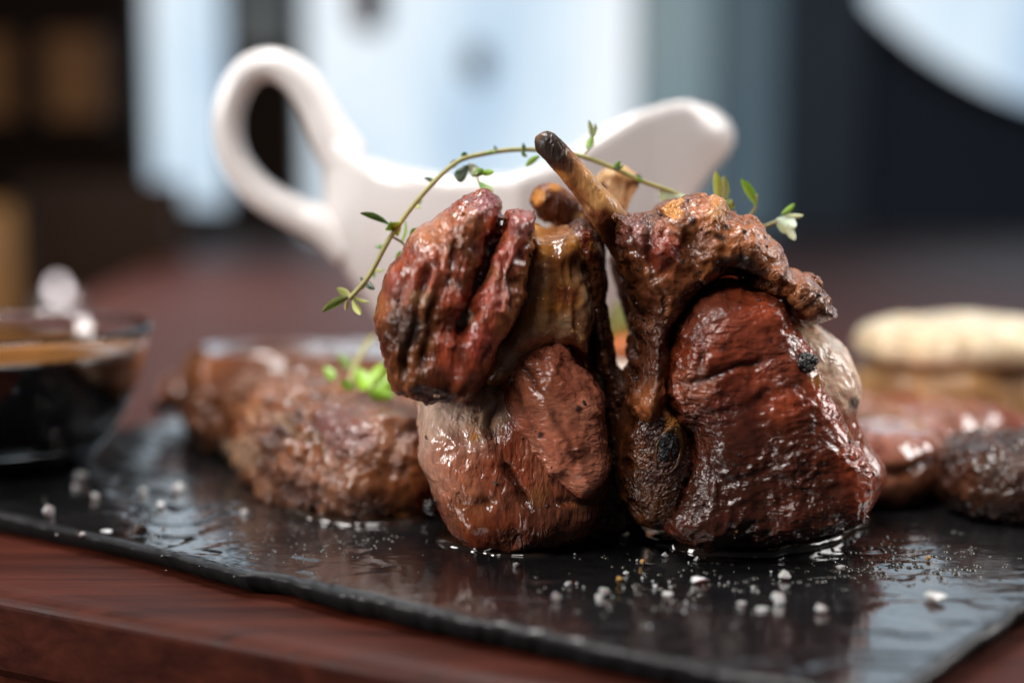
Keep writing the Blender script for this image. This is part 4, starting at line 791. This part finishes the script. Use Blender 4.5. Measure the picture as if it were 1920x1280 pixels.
for a, bq, y0, y1, w, c, ro in [((690, 728), (668, 690), yS - .08, yS, 34, (.26, .46, .03), .1), ((705, 740), (742, 700), yS - .1, yS, 40, (.24, .44, .04), .15), ((690, 735), (738, 742), yS - .12, yS - .1, 26, (.2, .38, .03), .2), ((662, 730), (638, 716), yS - .1, yS - .1, 18, (.16, .3, .03), .3), ((625, 710), (607, 688), yS, yS + .05, 20, (.2, .38, .04), .2), ((655, 690), (632, 662), yS + .1, yS + .2, 20, (.14, .2, .05), .2), ((700, 715), (720, 680), yS - .05, yS, 30, (.28, .48, .05), .2)]:
    leaf(t2, a, bq, y0, y1, w, c, ro)

# ================================================================== GRAVY BOAT
YG_ = 1.45
gb = thing('gravy_boat', 'white porcelain gravy boat with looped handle behind the chops', 'gravy boat', (P(930, 800, YG_)[0], YG_, 0))
M_PORC = plain('white_porcelain', (0.80, 0.765, 0.75), 0.22, var=.02, scale=2, Coat_Weight=0.4, Coat_Roughness=0.08, Subsurface_Weight=0.0)
body_px = [(605, 200), (600, 320), (610, 420), (640, 500), (690, 575), (745, 660), (800, 740), (830, 790), (1080, 790), (1120, 740), (1180, 640), (1235, 520), (1290, 400), (1335, 330), (1368, 290), (1380, 255), (1372, 215), (1340, 140), (1200, 60), (900, 60), (700, 100)]
poly = spline(PP(body_px, YG_)[:, [0, 2]], 5); rim_px = [(560, 150), (600, 205), (635, 258), (680, 292), (740, 312), (850, 330), (960, 325), (1040, 300), (1110, 255), (1180, 212), (1240, 193), (1280, 189), (1330, 202), (1365, 225), (1400, 270)]
rim = PP(rim_px, YG_)[:, [0, 2]]
vox = .018; mn, mx = poly.min(0) - .1, poly.max(0) + .1; lo, nn, ax = grid((mn[0], YG_ - .62, mn[1]), (mx[0], YG_ + .62, mx[1]), vox)
A, B = np.meshgrid(ax[0], ax[2], indexing='ij'); d2 = poly_d(A, B, poly)
hx = np.interp(ax[0], P(640, 0, YG_)[0] + np.array([-.15, .1, .7, 1.2, 1.45, 1.6]), [.12, .36, .50, .34, .20, .14])[:, None]
RX = np.interp(ax[0], P(640, 0, YG_)[0] + np.array([0, .8, 1.15]), [.55, .5, .2])[:, None]
t = np.clip(-d2 / RX, 0, 1); h = hx * np.sqrt(np.clip(1 - (1 - t) ** 2, 0, 1))
q2 = np.abs(ax[1][None, :, None] - YG_) - h[:, None, :]
d2b = np.broadcast_to(d2[:, None, :], q2.shape)
outer = smax(d2b, q2 * .8, .05); inner = smax(d2b + .09, (q2 + .06) * .8, .05)
zr = np.interp(ax[0], rim[:, 0], rim[:, 1]); top = (ax[2][None, :] - zr[:, None])[:, None, :] * .8
D = smax(smax(outer, -inner, .02), np.broadcast_to(top, outer.shape), .045)
D = np.maximum(D, (0.002 - ax[2])[None, None, :]).astype(np.float32)
D[0] = D[-1] = 1; D[:, 0] = D[:, -1] = 1; D[:, :, 0] = D[:, :, -1] = 1
V, Fc, pos = surface_nets(D, lo, vox); np_mesh('body', V, Fc, M_PORC, gb)
hp = [(648, 300), (618, 250), (588, 190), (556, 145), (512, 122), (465, 137), (434, 190), (428, 250), (446, 310), (490, 362), (550, 398), (612, 425), (660, 460)]
c = spline(PP(hp, YG_), 8, False); v, f = tube(c, np.interp(np.linspace(0, 1, len(c)), [0, .15, .35, .6, .85, 1], [.10, .072, .062, .060, .068, .10]), 24, 1.25); np_mesh('handle', v, f, M_PORC, gb)

# ================================================================== GLASS BOWL OF SAUCE
bc = G(8, 880, 0); bcx, bcy = P(8, 880, bc[1] + .02)[0], bc[1] + .02
M_GLASS = glass_mat('bowl_glass'); 
bw = thing('glass_bowl', 'small clear glass dipping bowl at the left edge of the slate', 'bowl', (bcx, bcy, 0))
out = [(0.001, .0), (.26, .0), (.30, .012), (.345, .06), (.41, .15), (.465, .24), (.505, .33), (.530, .42), (.545, .485), (.552, .51), (.549, .530), (.538, .535)]
inn = [(.527, .52), (.520, .485), (.505, .42), (.478, .33), (.436, .24), (.378, .15), (.30, .085), (.18, .055), (.001, .05)]
v, f = lathe(out + inn, 96, (bcx, bcy, 0.001)); np_mesh('shell', v, f, M_GLASS, bw)
M_SAUCE = plain('dark_sauce', (0.008, 0.004, 0.003), 0.08, var=.1)
sp_ = [(0.001, .053), (.18, .058), (.298, .089), (.375, .153), (.433, .243), (.474, .33), (.490, .378), (.505, .43), (.512, .455), (.500, .450), (.001, .449)]
v, f = lathe(sp_, 96, (bcx, bcy, 0.001)); o = np_mesh('dark_sauce', v, f, M_SAUCE, None, origin=(bcx, bcy, .06)); tag(o, 'almost black sauce filling the glass dipping bowl, amber reflection coloured into its surface', 'sauce')
v, f = lathe([(.001, .4515), (.49, .4525), (.503, .4545), (.49, .4575), (.001, .4565)], 96, (bcx, bcy, 0.001)); np_mesh('reflection_disc', v, f, plain('amber_reflection', (.20, .085, .024), .12, var=.25), o)  # added disc whose amber colour stands for the warm room's reflection

# ================================================================== JUICE, SALT, CRUMBS
M_JUICE = plain('meat_juice', (0.020, 0.012, 0.008), 0.05, var=.1, Coat_Weight=0.6, Coat_Roughness=0.03)
def puddle(plan, label, hgt=.02, seed=0):
    poly = spline(np.array([q[:2] for q in plan]), 8); c = poly.mean(0); V = []; n = len(poly)
    for k, (s, z) in enumerate(((1.0, -.004), (.992, .45), (.975, .85), (.93, 1.0), (.6, 1.02))):
        for p in poly: q = c + (p - c) * s; V.append((q[0] + .012 * (vnoise(np.array([[p[0] * 20, p[1] * 20, seed]]), seed)[0]), q[1] + .012 * vnoise(np.array([[p[0] * 20, p[1] * 20, seed + 9]]), seed)[0], z * hgt if z > 0 else z))
    V.append((c[0], c[1], hgt * 1.02)); m_ = len(V) - 1
    Fc = [(r * n + i, r * n + (i + 1) % n, (r + 1) * n + (i + 1) % n, (r + 1) * n + i) for r in range(4) for i in range(n)] + [(4 * n + i, 4 * n + (i + 1) % n, m_) for i in range(n)]
    return tag(np_mesh('juice_puddle', np.array(V), Fc, M_JUICE, None, origin=(c[0], c[1], 0)), label, 'juice', 'meat juice puddles on the slate')
puddle([G(818, 1010), G(860, 1036), G(930, 1046), G(1000, 1048), G(1062, 1038), G(1110, 1012), G(1080, 950), G(960, 930), G(860, 960)], 'thin glossy puddle of juice at the foot of the front left chop')
puddle([G(1180, 1008), G(1300, 1036), G(1390, 1042), G(1480, 1036), G(1580, 1012), G(1625, 965), G(1400, 930), G(1230, 950)], 'thin glossy puddle of juice at the foot of the front right chop', seed=4)
puddle([G(530, 962), G(600, 982), G(680, 992), G(745, 990), G(800, 975), G(760, 930), G(640, 920), G(560, 935)], 'thin glossy puddle of juice along the front of the left steak', seed=8)
M_WET = plain('oil_film', (0.012, 0.012, 0.013), 0.06, var=.1)

m, nt, b = new_mat('sea_salt'); b.inputs['Base Color'].default_value = (.93, .88, .87, 1); b.inputs['Roughness'].default_value = .25; b.inputs['Transmission Weight'].default_value = .45; b.inputs['IOR'].default_value = 1.5
b.inputs['Subsurface Weight'].default_value = .3; b.inputs['Subsurface Scale'].default_value = .03; M_SALT = m
M_SALTY = plain('amber_salt', (.62, .36, .12), .3, Transmission_Weight=.3)
def chunk(seed, r, sq=(1, 1, 1)):
    rng = random.Random(seed); bm = bmesh.new()
    for _ in range(14):
        d = Vector((rng.gauss(0, 1), rng.gauss(0, 1), rng.gauss(0, 1))).normalized() * r * rng.uniform(.75, 1.15)
        bm.verts.new((d.x * sq[0], d.y * sq[1], d.z * sq[2]))
    res = bmesh.ops.convex_hull(bm, input=bm.verts[:]); bmesh.ops.delete(bm, geom=[g for g in res['geom_interior'] if isinstance(g, bmesh.types.BMVert)], context='VERTS')
    zmin = min(v.co.z for v in bm.verts)
    V = [(v.co.x, v.co.y, v.co.z - zmin) for v in bm.verts]; bm.verts.index_update(); Fc = [tuple(v.index for v in f.verts) for f in bm.faces]; bm.free(); return np.array(V), Fc
def surf_z(x, y):
    k = np.argmin((X - x) ** 2 + (Y - y) ** 2); return TOPZ.ravel()[k]
salts = [(1312, 1082, 17, 'largest flat white salt crystal in front of the right chop'), (1473, 1078, 13, 'squarish bright salt crystal right of the largest one'), (1247, 1040, 7, 'small round salt crystal nearest the foot of the chops'), (1305, 1045, 8, 'small round salt crystal just behind the largest one'),
    (1540, 1140, 14, 'upright rounded salt crystal nearest the wet right patch'), (1460, 1122, 14, 'rough double salt crystal left of the upright one'), (1428, 1136, 11, 'flat oval salt crystal at the left foot of the rough double one'), (1390, 1127, 9, 'round salt crystal left of the flat oval one'), (1252, 1112, 11, 'flat oval salt crystal alone below the amber grains'),
    (1133, 1114, 12, 'bright salt crystal leaning on another at the left of the scatter'), (1122, 1124, 9, 'rounded salt crystal touching the leaning one'), (1066, 1096, 8, 'narrow upright salt crystal left of the scatter'), (1043, 1126, 10, 'dim salt crystal at the lower left of the scatter'), (968, 1063, 8, 'small pale salt crystal under the left chop, left of the scatter'), (1174, 1076, 6, 'small salt crystal between the two amber grains'), (1576, 1056, 8, 'thin pale salt flake at the right of the scatter'), (1752, 1118, 20, 'large flat wet salt flake on the bright right patch'),
    (92, 962, 13, 'bright salt crystal at the slate edge below the glass bowl'), (180, 933, 9, 'small bright salt crystal right of the edge crystal'), (153, 897, 13, 'blurred salt crystal at the foot of the glass bowl'), (200, 987, 11, 'flat white salt flake on the bluish reflection at the edge'), (301, 946, 9, 'round pinkish salt crystal right of the bluish reflection'), (335, 915, 11, 'blurred pale salt crystal near the left steak'), (268, 920, 8, 'faint pinkish salt crystal on the bluish reflection'), (140, 916, 6, 'faint small salt crystal between the bowl and the edge'), (458, 955, 7, 'dim salt crystal in the shade before the left steak'), (154, 994, 6, 'tiny salt grain on the slate edge at left'), (215, 1033, 6, 'tiny salt grain on the wooden table below the slate edge')]
for k, (a, b_, r, lab) in enumerate(salts):
    z0 = -.07 if k == len(salts) - 1 else 0
    q = G(a, b_ + r * .6, z0); rr = r / F * np.linalg.norm(q - CAM); fl = (1.1, 1, .45) if ('flat' in lab or 'flake' in lab) else (1, .9, .85)
    v, f = chunk(900 + k, rr, fl); zz = surf_z(q[0], q[1]) if z0 == 0 else z0
    tag(np_mesh('salt_crystal', v + [q[0], q[1], zz - .001], f, M_SALT, None, smooth=False, origin=(q[0], q[1], zz)), lab, 'salt crystal', 'coarse salt crystals on the slate')
for k, (a, b_, r, lab) in enumerate([(1163, 1093, 9, 'amber crumb in the middle of the salt at front'), (1206, 1057, 7, 'amber crumb behind the salt nearer the chops'), (1740, 1048, 6, 'small brown crumb on the wet patch at right')]):
    q = G(a, b_ + r * .6); rr = r / F * 3.9; v, f = chunk(950 + k, rr); tag(np_mesh('amber_crumb', v + [q[0], q[1], surf_z(q[0], q[1])], f, M_SALTY, None, smooth=False, origin=(q[0], q[1], 0)), lab, 'crumb', 'crumbs on the slate')
M_PEP = plain('peppercorn', (.045, .025, .018), .5, scale=40, bump=.6)
q = G(264, 1000); v, f = chunk(971, .026); tag(np_mesh('pepper_crumb', v + [q[0], q[1], surf_z(q[0], q[1])], f, M_PEP, None, smooth=False, origin=(q[0], q[1], 0)), 'dark brown pepper crumb near the left slate edge', 'crumb', 'crumbs on the slate')
# oil drops and dust too small and many to count
rng = random.Random(5); V = []; Fc = []
def drops(n, fn, rlo, rhi, flat):
    for _ in range(n):
        a, b_ = fn(); q = G(a, b_); r = rng.uniform(rlo, rhi) ; k = len(V); z = surf_z(q[0], q[1]); sx = rng.uniform(.7, 1.5)
        for (s, hz) in ((1, -.15), (.8, .5), (.4, .9)):
            for j in range(8): t = j * math.pi / 4; V.append((q[0] + r * s * sx * math.cos(t), q[1] + r * s * math.sin(t), z + hz * r * flat))
        V.append((q[0], q[1], z + r * flat))
        for rr_ in range(2):
            for j in range(8): Fc.append((k + rr_ * 8 + j, k + rr_ * 8 + (j + 1) % 8, k + rr_ * 8 + 8 + (j + 1) % 8, k + rr_ * 8 + 8 + j))
        for j in range(8): Fc.append((k + 16 + j, k + 16 + (j + 1) % 8, k + 24))
drops(120, lambda: (rng.gauss(1290, 130), rng.gauss(1090, 36)), .003, .0085, .6)
drops(240, lambda: (rng.gauss(1680, 120), rng.gauss(1055, 28)), .003, .010, .5)
drops(160, lambda: (rng.gauss(620, 160), rng.gauss(1010, 25)), .003, .006, .5)
tag(np_mesh('oil_drops', np.array(V), Fc, plain('oil', (.03, .026, .02), .05, var=.05), None), 'fine spatter of oil drops on the slate around the salt', 'oil drops', kind='stuff')
rng = random.Random(9); V = []; Fc = []
for _ in range(45):
    a, b_ = (rng.gauss(1280, 140), rng.gauss(1095, 34)) if rng.random() < .75 else (rng.uniform(60, 480), rng.uniform(900, 1010))
    q = G(a, b_); v, f = chunk(rng.randrange(10 ** 6), rng.uniform(.002, .006)); k = len(V); z = surf_z(q[0], q[1]); V += [tuple(p + [q[0], q[1], z]) for p in v]; Fc += [tuple(i + k for i in t) for t in f]
tag(np_mesh('salt_dust', np.array(V), Fc, M_SALT, None, smooth=False), 'fine white salt dust scattered over the slate', 'salt dust', kind='stuff')
